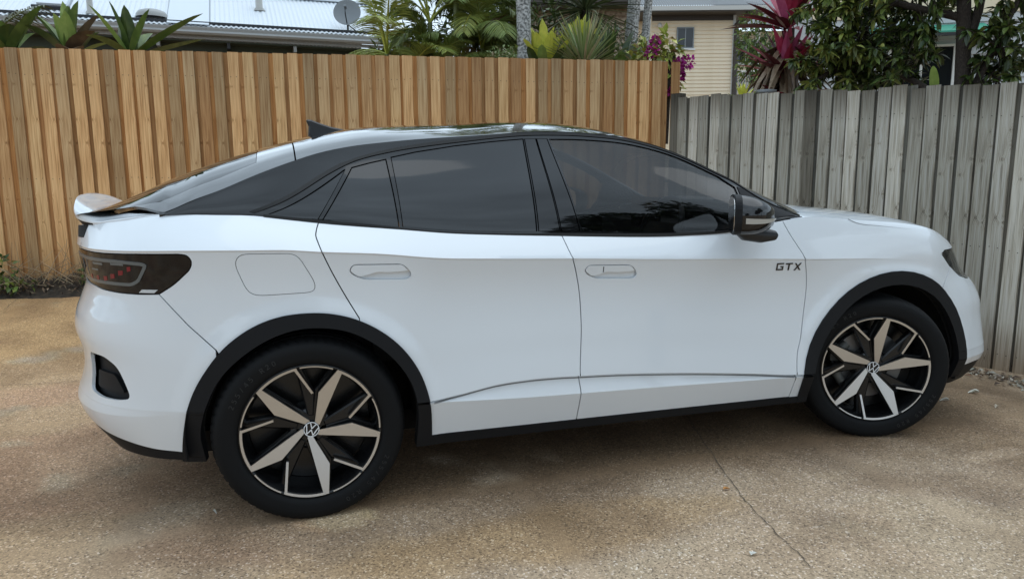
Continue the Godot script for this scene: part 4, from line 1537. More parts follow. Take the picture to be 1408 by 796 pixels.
func make_more_materials():
	var lm := func(c: Color, rough := .45, through := Color(.12, .2, .03)) -> StandardMaterial3D:
		var m := std(c, rough)
		m.backlight_enabled = true
		m.backlight = through
		return m
	mat.leaf_vertex = lm.call(Color(1, 1, 1), .42, Color(.22, .26, .10))
	mat.leaf_vertex.vertex_color_use_as_albedo = true
	var mottled := func(a: Color, b: Color, seed_at: int) -> StandardMaterial3D:
		var m: StandardMaterial3D = lm.call(Color(1, 1, 1), .4, Color(.25, .3, .1))
		m.albedo_texture = noise_tex(noise(.012, seed_at, 4), 256, [[.2, a], [.8, b]])
		m.uv1_triplanar = true
		m.uv1_scale = Vector3.ONE * 3
		return m
	mat.strap_green = mottled.call(srgb(0.077, 0.119, 0.025), srgb(0.182, 0.238, 0.056), 51)
	mat.strap_dark = mottled.call(srgb(0.035, 0.063, 0.017), srgb(0.084, 0.119, 0.028), 52)
	mat.strap_light = mottled.call(srgb(0.210, 0.308, 0.070), srgb(0.336, 0.420, 0.112), 53)
	mat.strap_brown = mottled.call(srgb(0.070, 0.042, 0.025), srgb(0.168, 0.105, 0.063), 54)
	mat.strap_yellow = mottled.call(srgb(0.524, 0.554, 0.077), srgb(0.770, 0.708, 0.123), 55)
	mat.strap_grey = mottled.call(srgb(.10, .14, .10), srgb(.19, .24, .18), 56)
	mat.strap_red = mottled.call(srgb(0.250, 0.010, 0.037), srgb(0.450, 0.037, 0.106), 57)
	mat.strap_maroon = mottled.call(srgb(.07, .006, .015), srgb(.14, .015, .03), 58)
	mat.strap_dead = mottled.call(srgb(0.180, 0.120, 0.075), srgb(0.390, 0.300, 0.210), 59)
	mat.strap_pink = mottled.call(srgb(.42, .06, .16), srgb(.52, .12, .24), 60)
	mat.bark_pale = std(Color(1, 1, 1), .9)
	mat.bark_pale.albedo_texture = noise_tex(noise(.035, 61, 5), 512, [[0, srgb(.05, .05, .05)], [.36, srgb(.15, .15, .145)], [.48, srgb(.34, .34, .33)], [.62, srgb(.52, .52, .51)], [1, srgb(.70, .70, .68)]])
	mat.bark_pale.uv1_triplanar = true
	mat.bark_pale.uv1_scale = Vector3(1.5, 1.5, 1.5)
	mat.bark_dark = std(Color(1, 1, 1), .9)
	mat.bark_dark.albedo_texture = noise_tex(noise(.03, 62, 5), 512, [[0, srgb(.012, .009, .007)], [.5, srgb(.035, .025, .019)], [1, srgb(.08, .065, .05)]])
	mat.bark_dark.uv1_triplanar = true
	mat.bark_dark.uv1_scale = Vector3(5, 2, 5)
	mat.cane = std(srgb(.16, .19, .07), .5)
	mat.roof_white = std(srgb(.70, .74, .78), .42)
	mat.roof_pale = std(srgb(.66, .71, .76), .3)
	mat.roof_grey = std(srgb(.24, .245, .25), .55)
	mat.gutter = std(srgb(.34, .345, .34), .4)
	mat.gutter_pale = std(srgb(.52, .51, .48), .45)
	mat.dark_strip = std(srgb(.02, .021, .024), .6)
	mat.fascia = std(srgb(.045, .055, .038), .75)
	mat.cream = std(Color(1, 1, 1), .6)
	mat.cream.albedo_texture = noise_tex(noise(.01, 71, 4), 256, [[0, srgb(.76, .63, .45)], [1, srgb(.84, .71, .53)]])
	mat.cream.uv1_triplanar = true
	mat.cream.uv1_scale = Vector3.ONE * .6
	mat.white_trim = std(srgb(.70, .70, .68), .5)
	mat.brown_trim = std(srgb(.05, .04, .033), .6)
	mat.house_glass = std(srgb(.012, .014, .016), .05)
	mat.dish_grey = std(srgb(.20, .22, .235), .5)
	mat.awning = std(srgb(.04, .30, .20), .6)
	mat.white_wall = std(srgb(.46, .47, .48), .65)
	mat.magenta = std(Color(1, 1, 1), .6)
	mat.magenta.vertex_color_use_as_albedo = true
	mat.magenta.backlight_enabled = true
	mat.magenta.backlight = Color(.4, .05, .3)
	mat.pot_grey = std(srgb(.22, .23, .24), .7)
	mat.dry = std(Color(1, 1, 1), .85)
	mat.dry.vertex_color_use_as_albedo = true

func palm(called: String, label: String, at: Vector3, canes: Array, fronds: Array, r: RandomNumberGenerator, group := ""):
	# canes: [dx, dz, height, radius, lean]; fronds: [cane, turn, lift, length, droop, leaflets, leaflet length, hang, colour]
	var o := thing(called, label, "palm", at, 0, group)
	var tops := []
	for c in canes:
		var b := Bag.new()
		var path := []
		var rad := []
		var n := 22
		for k in n + 1:
			var t := float(k) / n
			path.append(Vector3(c[0] + c[4] * t, t * c[2], c[1]))
			rad.append(c[3] * lerpf(1.1, .82, t) * (1.06 if k % 3 == 0 else 1.0))
		b.tube(path, rad, 12)
		put("trunk", b.mesh(), mat.cane, o)
		tops.append(path[n])
	for f in fronds:
		var b := Bag.new()
		var yaw := deg_to_rad(f[1])
		var el := deg_to_rad(f[2])
		frond(b, tops[f[0]], Vector3(cos(el) * cos(yaw), sin(el), cos(el) * sin(yaw)), f[3], f[4], f[5], f[6], .017, f[7], r, f[8])
		put("frond", b.mesh(), mat.leaf_vertex, o)

func make_plants():
	var r := RandomNumberGenerator.new()
	r.seed = 99
	var g: Material = mat.strap_green
	var dk: Material = mat.strap_dark
	var lt: Material = mat.strap_light
	var br: Material = mat.strap_brown
	# strap-leaved plants above the fence on the left
	rosette("strap_leaf_plant", "dark broad-leaved plant at the left end of the pine fence top", "plant", Vector3(-2.55, 2.46, -4.95), [
		[20, 55, 0.71, 0.186, .1, 3, g], [-10, 30, 0.52, 0.215, .3, 3, dk], [200, 40, 0.57, 0.201, .3, 3, dk], [60, 60, 0.46, 0.215, .2, 3, dk], [120, 45, 0.52, 0.215, .3, 3, g], [300, 50, 0.57, 0.186, .2, 3, g], [160, 65, 0.52, 0.173, .2, 3, g], [40, 25, 0.40, 0.230, .4, 3, dk], [90, 70, 0.48, 0.201, .2, 3, g]])
	rosette("bromeliad", "green rosette with curled brown dead leaves above the pine fence", "bromeliad", Vector3(-1.95, 2.46, -4.78), [
		[185, 62, 0.57, 0.230, .15, 3, g], [170, 50, 0.53, 0.259, .2, 3, dk], [80, 70, 0.51, 0.144, .1, 3, lt], [60, 82, 0.53, 0.159, .05, 3, g], [100, 85, 0.57, 0.144, .05, 3, lt], [20, 78, 0.63, 0.186, .1, 3, g], [0, 62, 0.60, 0.215, .15, 3, br], [30, 50, 0.46, 0.245, .2, 3, br], [120, 72, 0.48, 0.159, .1, 3, lt], [75, 40, 0.37, 0.245, .5, 3, br], [260, 60, 0.52, 0.201, .2, 3, g], [330, 55, 0.48, 0.201, .2, 3, g], [-20, 40, 0.44, 0.144, .2, 3, lt]])
	rosette("bromeliad", "open green rosette of long spreading strap leaves against the gutter", "bromeliad", Vector3(-1.38, 2.48, -4.62), [
		[175, 58, 0.60, 0.173, .05, 3, lt], [165, 75, 0.57, 0.144, .05, 3, dk], [95, 80, 0.51, 0.144, .05, 3, dk], [20, 66, 0.53, 0.144, .05, 3, g], [8, 34, 0.83, 0.186, .02, 3, g], [2, 18, 0.71, 0.144, .0, 3, g], [150, 35, 0.46, 0.173, .2, 3, g], [250, 65, 0.52, 0.173, .2, 3, dk], [300, 50, 0.52, 0.173, .2, 3, g]])
	var thin := thing("palm_frond_plant", "thin dry pinnate frond over the white roof at the far left", "palm", Vector3(-2.95, 2.55, -5.4))
	for s in [[25, 48, 1.25, .35], [-5, 62, 1.15, .45], [160, 60, 1.1, .4]]:
		var b := Bag.new()
		var yaw := deg_to_rad(s[0])
		var el := deg_to_rad(s[1])
		frond(b, Vector3.ZERO, Vector3(cos(el) * cos(yaw), sin(el), cos(el) * sin(yaw)), s[2], s[3], 26, .34, .018, .3, r, Color(.10, .11, .05))
		put("frond", b.mesh(), mat.leaf_vertex, thin)
	# clumping palms between the white roof and the pale trunk
	var pg := Color(.34, .39, .10)
	var pd := Color(.20, .26, .07)
	var pb := Color(.24, .16, .08)
	for q in [
		[Vector3(1.62, .6, -5.45), "clumped palm with arching fronds beside the white roof's end", 26, [[0, 0, 1.95, .035, -.05], [.2, -.2, 2.6, .035, .05], [-.2, -.2, 2.2, .03, -.1], [.12, .12, 1.7, .03, .05]], [pg, pg, pd]],
		[Vector3(2.16, .6, -5.55), "dense palm with ringed green canes left of the pale trunk", 28, [[.0, .1, 3.4, .036, .0], [-.18, -.1, 2.2, .03, -.05], [.25, 0, 2.3, .03, .1], [.05, -.2, 2.8, .03, .05]], [pg, pd, pd]],
		[Vector3(2.62, .6, -5.75), "palm with a browning frond just left of the pale trunk", 26, [[.0, 0, 2.2, .035, .05], [.25, .1, 1.9, .03, .1], [-.1, -.2, 2.7, .03, 0]], [pd, pd, pb]],
		[Vector3(3.25, .6, -6.2), "shadowy palm just right behind the pale trunk", 20, [[0, 0, 2.1, .035, .05], [.3, .1, 1.8, .03, .1]], [pd, pd, pg]]]:
		var fr := []
		for k in q[2]:
			var cane: int = k % q[3].size()
			fr.append([cane, k * 137.5 + r.randf_range(-20, 20), r.randf_range(38, 80), r.randf_range(1.05, 1.5), r.randf_range(.45, .85), 54, r.randf_range(.32, .42), r.randf_range(.02, .35), q[4][r.randi() % 3]])
		palm("golden_cane_palm", q[1], q[0], q[3], fr, r, "palms behind the pine fence")
	leafy("hedge_shrub", "deep green shrub filling the gaps below the palms", "shrub", Vector3(2.3, .6, -6.6), [[Vector3(-.55, 1.9, 0), Vector3(.65, .8, .4)], [Vector3(.35, 2.4, 0), Vector3(.8, 1.1, .4)], [Vector3(1.4, 2.3, 0), Vector3(.9, 1.0, .4)], [Vector3(2.4, 2.1, .2), Vector3(.6, .8, .4)]], 4600, .17, .05, [Color(.10, .14, .035), Color(.05, .08, .022), Color(.08, .11, .03)], r)
	# the pale straight trunk
	var t := thing("palm_tree", "straight pale grey lichen-blotched palm trunk rising past the fence top", "palm", Vector3(2.72, .3, -4.62))
	var tb := Bag.new()
	var path := []
	var rad := []
	for k in 60:
		path.append(Vector3(.012 * sin(k * .25) + .003 * k * .3, k * .075, 0))
		rad.append(.084 * lerpf(1.03, .95, k / 59.0) * (1.0 + .012 * sin(k * 1.9) + (.025 if k % 5 == 0 else 0.0)))
	tb.tube(path, rad, 28)
	put("trunk", tb.mesh(), mat.bark_pale, t)
	for k in 9:
		var b := Bag.new()
		frond(b, Vector3(.06, 4.4, 0), Vector3(cos(k * .7) * .7, .75, sin(k * .7) * .7).normalized(), 1.8, .8, 36, .5, .03, .5, r, pg)
		put("frond", b.mesh(), mat.leaf_vertex, t)
	# pale variegated low shrub and small leaves left of the trunk
	leafy("variegated_shrub", "small pale pinkish-green shrub at the fence top left of the trunk", "shrub", Vector3(2.36, 2.34, -4.35), [[Vector3(0, .18, 0), Vector3(.16, .20, .14)], [Vector3(.10, .28, 0), Vector3(.12, .12, .1)]], 420, .055, .018, [Color(.26, .32, .14), Color(.40, .36, .24), Color(.16, .24, .07)], r)
	leafy("low_green_plant", "low bright green leaves at the foot of the pale trunk", "plant", Vector3(2.66, 2.36, -4.38), [[Vector3(-.06, .13, 0), Vector3(.12, .08, .06)], [Vector3(.16, .13, 0), Vector3(.10, .08, .06)]], 130, .075, .035, [Color(.20, .27, .05), Color(.10, .17, .03)], r)
	# tall yellow-topped bromeliads
	for q in [[Vector3(3.03, 2.28, -4.72), "large lime-yellow topped bromeliad standing right of the pale trunk", 1.0], [Vector3(3.66, 2.62, -5.1), "lime-yellow bromeliad partly hidden by the spiky grass plant", .8]]:
		var spec := []
		for k in 40:
			var lift: float = lerpf(86, 46, k / 39.0)
			var m: Material = mat.strap_yellow if k < 25 else ([lt, g, dk][k % 3])
			spec.append([k * 137.5, lift + r.randf_range(-4, 4), q[2] * lerpf(.96, .66, k / 39.0) * r.randf_range(.9, 1.05), .125 * q[2], .16, 0, m])
		rosette("bromeliad", q[1], "bromeliad", q[0], spec, "lime-yellow bromeliads")
	# spiky grass plant
	var sp := thing("spiky_plant", "spiky grey-green plant of many thin blades with a brown skirt", "plant", Vector3(3.46, 2.42, -4.5))
	var green_blades := Bag.new()
	for k in 210:
		var yaw := r.randf() * TAU
		var el := deg_to_rad(r.randf_range(8, 86))
		var d := Vector3(cos(el) * cos(yaw), sin(el), cos(el) * sin(yaw))
		leaf(green_blades, Vector3(0, .12, 0), d, Vector3.UP if el < 1.2 else Vector3.RIGHT, r.randf_range(.55, .85), .018, .12, .3, 4, 0)
		painted(green_blades, vary([Color(.30, .36, .16), Color(.20, .27, .10), Color(.44, .40, .26)][k % 3], r))
	put("blades", green_blades.mesh(), mat.leaf_vertex, sp).set_meta("kind", "stuff")
	var skirt := Bag.new()
	for k in 160:
		var yaw := r.randf() * TAU
		var el := deg_to_rad(r.randf_range(-10, 60))
		leaf(skirt, Vector3(0, .06, 0), Vector3(cos(el) * cos(yaw), sin(el), cos(el) * sin(yaw)), Vector3.UP, r.randf_range(.25, .5), .014, .3, .3, 3, 0)
		painted(skirt, vary([Color(.15, .085, .045), Color(.22, .14, .08)][k % 2], r))
	put("dead_skirt", skirt.mesh(), mat.leaf_vertex, sp).set_meta("kind", "stuff")
	# dark spiky crown higher up behind it
	var cy := thing("spiky_plant", "tall dark spiky crown behind and above the grey-green spiky plant", "plant", Vector3(3.95, 1.0, -5.6))
	var stem := Bag.new()
	stem.tube([Vector3(0, 0, 0), Vector3(.02, 1.2, 0), Vector3(0, 2.45, 0)], [.07, .06, .06], 10)
	put("stem", stem.mesh(), mat.bark_dark, cy)
	var cb := Bag.new()
	for k in 150:
		var yaw := r.randf() * TAU
		var el := deg_to_rad(r.randf_range(-35, 80))
		leaf(cb, Vector3(0, 2.45, 0), Vector3(cos(el) * cos(yaw), sin(el), cos(el) * sin(yaw)), Vector3.UP if el < 1.2 else Vector3.RIGHT, r.randf_range(.55, .95), .03, .16, .3, 4, 0)
		painted(cb, vary([Color(.05, .075, .03), Color(.09, .12, .055), Color(.16, .17, .10)][k % 3], r))
	put("blades", cb.mesh(), mat.leaf_vertex, cy).set_meta("kind", "stuff")
	# blue-grey blades and green fan beside the beige house
	var ag := []
	for k in 12:
		ag.append([lerpf(-35, 80, k / 11.0) + r.randf_range(-10, 10), r.randf_range(35, 75), r.randf_range(.40, .60), .11, .08, 1, mat.strap_grey])
	rosette("agave", "blue-grey agave blades at the fence top below the twin trunks", "agave", Vector3(3.92, 2.48, -4.5), ag)
	var fan := []
	for k in 9:
		fan.append([90, 60 + k * 7.5, .62, .07, .02, 1, [dk, g, dk][k % 3]])
	rosette("upright_fan_plant", "upright dark green blade fan left of the blue-grey agave", "plant", Vector3(3.80, 2.46, -4.62), fan)
	rosette("low_green_plant", "low rounded green leaves above the fence right of the spiky plant", "plant", Vector3(3.72, 2.40, -4.10), [[150, 60, .26, .15, .2, 2, dk], [30, 62, .28, .16, .2, 2, g], [95, 70, .30, .15, .1, 2, g], [200, 50, .26, .13, .2, 2, dk], [0, 48, .34, .15, .2, 2, dk], [60, 45, .26, .15, .3, 2, g]])
	# twin smooth trunks
	var tw := thing("twin_palm", "twin smooth ringed grey palm trunks leaning right before the beige house", "palm", Vector3(4.50, .4, -5.72))
	for q in [[.0, .30, .085], [.20, .52, .055]]:
		var b := Bag.new()
		var pp := []
		var rr := []
		for k in 50:
			var u := k / 49.0
			pp.append(Vector3(q[0] + (q[1] - q[0]) * u, u * 4.2, 0))
			rr.append(q[2] * (1.04 if k % 3 == 0 else 1.0) * lerpf(1.15, .95, u))
		b.tube(pp, rr, 18)
		put("trunk", b.mesh(), mat.bark_pale, tw)
	for k in 8:
		var b := Bag.new()
		frond(b, Vector3(.4, 4.2, 0), Vector3(cos(k * .8) * .7, .7, sin(k * .8) * .7).normalized(), 1.6, .8, 34, .45, .03, .5, r, pg)
		put("frond", b.mesh(), mat.leaf_vertex, tw)
	leafy("dry_shrub", "brown twiggy dry shrub against the foot of the twin trunks", "shrub", Vector3(4.45, 2.55, -5.3), [[Vector3(0, .3, 0), Vector3(.28, .34, .2)]], 420, .05, .016, [Color(.16, .12, .09), Color(.12, .10, .05), Color(.09, .11, .035)], r)
	# bougainvillea on its dead stump at the fences' corner
	var bo := leafy("bougainvillea", "bougainvillea with magenta blooms and yellow-green leaves over the fence corner", "shrub", Vector3(4.02, 2.40, -3.72), [[Vector3(-.14, .22, 0), Vector3(.16, .15, .14)], [Vector3(.06, .28, .05), Vector3(.16, .16, .12)], [Vector3(.12, .10, .08), Vector3(.10, .16, .1)], [Vector3(.13, -.14, .12), Vector3(.08, .14, .06)], [Vector3(-.30, .13, 0), Vector3(.10, .10, .1)]], 330, .115, .055, [Color(.36, .42, .08), Color(.18, .25, .05), Color(.46, .46, .12), Color(.26, .19, .08)], r)
	for q in [[Vector3(-.15, .22, .12), .075], [Vector3(.26, .12, .16), .085], [Vector3(.15, .10, .18), .06], [Vector3(.18, -.02, .17), .04], [Vector3(-.10, .34, .1), .05], [Vector3(.06, -.20, .2), .035]]:
		var b := Bag.new()
		for k in 70:
			var d := rand_dir(r)
			small_leaf(b, q[0] + d * q[1] * r.randf_range(.3, .9), (d + Vector3(0, .3, 0)).normalized(), rand_dir(r), .042, .034)
			painted(b, vary([Color(.36, .012, .22), Color(.46, .03, .30), Color(.26, .008, .13)][k % 3], r, .2))
		put("flower_cluster", b.mesh(), mat.magenta, bo)
	var stump := Bag.new()
	stump.tube([Vector3(.02, -.75, .12), Vector3(.04, -.2, .1), Vector3(.10, .10, .08), Vector3(.14, .26, .06)], [.05, .055, .05, .02], 9)
	put("stump", stump.mesh(), mat.bark_dark, bo)
	# red cordyline with dead skirt
	var co := thing("red_cordyline", "tall cordyline with crimson leaves and a hanging brown skirt", "plant", Vector3(5.44, .6, -3.36))
	var cs := Bag.new()
	cs.tube([Vector3(0, 0, 0), Vector3(.0, 1.2, 0), Vector3(.02, 2.3, 0)], [.06, .05, .04], 10)
	cs.tube([Vector3(-.1, 0, .05), Vector3(-.08, 1.0, .05), Vector3(-.04, 1.8, .03)], [.05, .045, .04], 10)
	put("stem", cs.mesh(), mat.bark_dark, co)
	for tier in [[2.30, 34, .68, 10, 88], [1.78, 34, .70, 15, 84], [1.50, 12, .5, 5, 50]]:
		for k in tier[1]:
			var b := Bag.new()
			var yaw: float = k * 2.4 + tier[0]
			var el := deg_to_rad(r.randf_range(tier[3], tier[4]))
			var d := Vector3(cos(el) * cos(yaw), sin(el), cos(el) * sin(yaw))
			leaf(b, Vector3(-.02, tier[0] - .02, 0) + d * .03, d, Vector3(-sin(el) * cos(yaw), cos(el), -sin(el) * sin(yaw)), tier[2] * r.randf_range(0.75, 1.05), .11, .12, .22, 8, 1)
			put("leaf", b.mesh(), [mat.strap_red, mat.strap_maroon, mat.strap_red, mat.strap_pink, mat.strap_maroon][r.randi() % 5], co)
	for k in 110:
		var b := Bag.new()
		var yaw := r.randf() * TAU
		var el := deg_to_rad(r.randf_range(-50, 25))
		leaf(b, Vector3(r.randf_range(-.06, .04), r.randf_range(1.45, 2.2), 0), Vector3(cos(el) * cos(yaw), sin(el), cos(el) * sin(yaw)), Vector3.UP, r.randf_range(.34, .58), .085, .75, .35, 6, 1)
		put("dead_leaf", b.mesh(), [mat.strap_dead, mat.strap_brown][k % 2], co)
	# yellow bromeliad in its grey pot on the right
	var ys := []
	for k in 26:
		ys.append([k * 137.5, r.randf_range(15, 85), r.randf_range(.16, .26), .045, .12, 1, mat.strap_yellow if k % 5 else lt])
	rosette("bromeliad", "small bright yellow bromeliad on top of the grey fence's left end", "bromeliad", Vector3(4.70, 2.04, -3.12), ys)
	var pot := Bag.new()
	pot.lathe(PackedVector2Array([Vector2(.07, 0), Vector2(.10, .16), Vector2(.115, .16), Vector2(.115, .19), Vector2(.09, .19), Vector2(.085, .15), Vector2(0, .15)]), 24, Transform3D(Basis(Vector3.RIGHT, -PI / 2), Vector3(4.93, 2.0, -3.05)))
	tag(put("plant_pot", pot.mesh(), mat.pot_grey), "weathered grey pot beside the yellow bromeliad behind the grey fence", "pot")
	# small green tree before the far porch
	leafy("small_tree", "small light green tree in front of the far grey-roofed house", "tree", Vector3(15.3, 3.2, -17.6), [[Vector3(0, 2.5, 0), Vector3(.75, .9, .6)], [Vector3(.5, 1.7, 0), Vector3(.7, .8, .6)], [Vector3(-.2, 1.5, .1), Vector3(.5, .6, .5)]], 1500, .17, .085, [Color(.10, .16, .03), Color(.16, .22, .05), Color(.06, .10, .02)], r, .05, 2.2)
	make_big_tree(r)
	# trees mirrored in the driver's window; last two added to darken the pillar's reflection
	for q in [[Vector3(6.4, 0, 9.6), 7.6, 1.0], [Vector3(9.4, 0, 8.6), 10.2, 1.25], [Vector3(-9, 0, 12), 6.0, 1.3], [Vector3(-3, 0, 18), 6.5, 1.4]]:
		leafy("reflection_tree", "dark unseen tree behind the viewer, placed for its reflection in the car's glass", "tree", q[0], [[Vector3(0, q[1] - 1.5, 0), Vector3(1.5, 1.6, 1.5) * q[2]], [Vector3(1.1, q[1] - 3.0, 0), Vector3(1.5, 1.5, 1.4) * q[2]], [Vector3(-.9, q[1] - 3.6, .3), Vector3(1.3, 1.5, 1.3) * q[2]]], 4200, .34, .2, [Color(.035, .055, .018), Color(.05, .075, .02)], r, .17, q[1] - 2).set_meta("group", "trees mirrored in the car")

func leafy(called: String, label: String, category: String, at: Vector3, blobs: Array, count: int, ll: float, lw: float, colours: Array, r: RandomNumberGenerator, trunk := 0.0, tall := 0.0) -> Node3D:
	var o := thing(called, label, category, at)
	var b := Bag.new()
	var twigs := Bag.new()
	var vol := 0.0
	for q in blobs:
		vol += q[1].x * q[1].y * q[1].z
	for q in blobs:
		var n := int(count * q[1].x * q[1].y * q[1].z / vol)
		for k in maxi(2, n / 24):
			var e: Vector3 = q[0] + rand_dir(r) * q[1] * r.randf_range(.5, .95)
			var s: Vector3 = q[0] - Vector3(0, q[1].y * .8, 0)
			twigs.tube([s, s.lerp(e, .5) + rand_dir(r) * ll * .4, e], [ll * .06, ll * .045, ll * .02], 4, false)
		for k in n:
			var d := rand_dir(r)
			var p: Vector3 = q[0] + d * q[1] * (r.randf() ** .4)
			var dir := (d * .7 + rand_dir(r) * .7 + Vector3(0, -.15, 0)).normalized()
			small_leaf(b, p, dir, (Vector3.UP + rand_dir(r) * .6).normalized(), ll * r.randf_range(.7, 1.2), lw * r.randf_range(.8, 1.2))
			painted(b, vary(colours[r.randi() % colours.size()], r))
	put("foliage", b.mesh(), mat.leaf_vertex, o).set_meta("kind", "stuff")
	if trunk > 0:
		twigs.tube([Vector3(0, 0, 0), Vector3(.05, tall * .5, 0), Vector3(0, tall, 0)], [trunk, trunk * .8, trunk * .6], 10)
		put("trunk", twigs.mesh(), mat.bark_dark, o)
	else:
		put("stems", twigs.mesh(), mat.bark_dark, o).set_meta("kind", "stuff")
	return o

func make_big_tree(r: RandomNumberGenerator):
	var o := thing("broad_leaved_tree", "dark glossy broad-leaved tree overhanging the grey fence on the right", "tree", Vector3(5.92, 0, -1.55))
	var tr := Bag.new()
	tr.tube([Vector3(.0, 0, 0), Vector3(.0, 1.2, 0), Vector3(.01, 2.15, 0), Vector3(.0, 2.5, -.02), Vector3(-.02, 3.2, -.06), Vector3(-.1, 4.2, -.1)], [.09, .08, .068, .06, .055, .04], 14)
	put("trunk", tr.mesh(), mat.bark_dark, o)
	for q in [[Vector3(.0, 2.35, 0), Vector3(.10, 2.75, .02), Vector3(.24, 3.4, .0), .045], [Vector3(-.02, 1.7, .02), Vector3(.10, 2.2, .10), Vector3(.42, 3.0, .22), .04], [Vector3(-.02, 2.7, -.05), Vector3(-.3, 2.9, -.5), Vector3(-.6, 3.1, -1.2), .035], [Vector3(0, 1.9, 0), Vector3(-.3, 2.3, -.5), Vector3(-.5, 2.5, -1.1), .035], [Vector3(.05, 2.0, .05), Vector3(.25, 2.25, .12), Vector3(.5, 2.42, .2), .018]]:
		var b := Bag.new()
		b.tube([q[0], q[1], q[2]], [q[3], q[3] * .85, q[3] * .5], 10)
		put("branch", b.mesh(), mat.bark_dark, o)
	var b := Bag.new()
	var cols := [Color(.05, .08, .02), Color(.075, .11, .025), Color(.12, .16, .035), Color(.03, .05, .014), Color(.24, .27, .06)]
	# clumps: centre, size, leaves
	var clumps := []
	for q in [[Vector3(-.35, 2.72, -.90), Vector3(.52, .55, .5), 70], [Vector3(-.15, 3.05, -.45), Vector3(.6, .5, .55), 62], [Vector3(-.50, 2.42, -1.05), Vector3(.42, .36, .45), 46], [Vector3(-.22, 2.35, -.45), Vector3(.36, .32, .35), 34], [Vector3(.0, 3.35, 0), Vector3(.6, .35, .5), 40], [Vector3(.28, 2.95, .2), Vector3(.3, .25, .3), 16], [Vector3(.15, 2.45, .22), Vector3(.34, .24, .2), 16], [Vector3(-.45, 3.2, -1.0), Vector3(.55, .5, .55), 50], [Vector3(.3, 2.2, .1), Vector3(.26, .16, .2), 12]]:
		for k in q[2]:
			clumps.append([q[0] + rand_dir(r) * q[1] * (r.randf() ** .45), q[0]])
	var twigs := Bag.new()
	for c in clumps:
		var out: Vector3 = (c[0] - c[1] + Vector3(0, .05, 0)).normalized()
		var tip: Vector3 = c[0] + out * .16 - Vector3(0, .05, 0)
		twigs.tube([c[0] - out * .22, c[0], tip], [.007, .005, .003], 4, false)
		var n := r.randi_range(20, 30)
		for k in n:
			var t := r.randf()
			var p: Vector3 = c[0].lerp(tip, t * 1.2 - .4)
			var d := (out * .5 + rand_dir(r) * .9 + Vector3(0, -.35, 0)).normalized()
			var len := r.randf_range(.075, .125)
			leaf(b, p, d, (Vector3.UP + rand_dir(r) * .5).normalized(), len, len * .42, .18, .16, 3, 1)
			var fresh: bool = (c[0].y > 2.9 and r.randf() < .3) or (c[0].x < -.5 and r.randf() < .5)
			painted(b, vary(cols[2 + 2 * (r.randi() % 2)] if fresh else cols[r.randi() % 4], r))
	put("twigs", twigs.mesh(), mat.bark_dark, o).set_meta("kind", "stuff")
	put("foliage", b.mesh(), mat.leaf_vertex, o).set_meta("kind", "stuff")
	rosette("broad_leaf_shoot", "single pale green upright leaf poking above the grey fence by the trunk", "plant", Vector3(5.0, 1.90, -.98), [[150, 62, .24, .07, -.05, 2, mat.strap_light], [165, 70, .2, .06, .0, 2, mat.strap_green]])

# ---------------------------------------------------------------- houses
func corrugated(a: Vector3, along: Vector3, up_slope: Vector3, length: float, run: float, pitch := .076, amp := .009) -> Bag:
	var b := Bag.new()
	var n := along.cross(up_slope).normalized()
	if n.y < 0:
		n = -n
	var steps := int(length / pitch * 6)
	for k in steps:
		var q := []
		var m := []
		for e in [0, 1]:
			var t := float(k + e) / steps * length
			var ph := t / pitch * TAU
			var p := a + along * t + n * amp * sin(ph)
			var s := amp * TAU / pitch * cos(ph)
			q.append(p)
			m.append((n - along * s).normalized())
		b.tri(q[0], q[1], q[1] + up_slope * run, m[0], m[1], m[1])
		b.tri(q[0], q[1] + up_slope * run, q[0] + up_slope * run, m[0], m[1], m[0])
		b.quad(q[0], q[1], q[1] - n * .003, q[0] - n * .003, -up_slope)
	return b

func boxed(called: String, lo: Vector3, hi: Vector3, m: Material, parent: Node3D) -> MeshInstance3D:
	var b := Bag.new()
	b.box(lo, hi)
	return put(called, b.mesh(), m, parent)

func boards(o: Node3D, x0: float, x1: float, y0: float, y1: float, pitch: float, m: Material, z := 0.0):
	var b := Bag.new()
	b.quad(Vector3(x0, 0, .036), Vector3(x1, 0, .036), Vector3(x1, pitch, .004), Vector3(x0, pitch, .004), Vector3.BACK)
	b.quad(Vector3(x0, 0, .036), Vector3(x1, 0, .036), Vector3(x1, 0, 0), Vector3(x0, 0, 0), Vector3.DOWN)
	b.quad(Vector3(x0, pitch, .004), Vector3(x1, pitch, .004), Vector3(x1, pitch, 0), Vector3(x0, pitch, 0), Vector3.UP)
	b.quad(Vector3(x0, 0, .036), Vector3(x0, pitch, .004), Vector3(x0, pitch, 0), Vector3(x0, 0, 0), Vector3.LEFT)
	b.quad(Vector3(x1, 0, .036), Vector3(x1, pitch, .004), Vector3(x1, pitch, 0), Vector3(x1, 0, 0), Vector3.RIGHT)
	var mesh := b.mesh()
	var y := y0
	while y < y1 - .01:
		put("weatherboard", mesh, m, o, Transform3D(Basis(), Vector3(0, y, z)))
		y += pitch

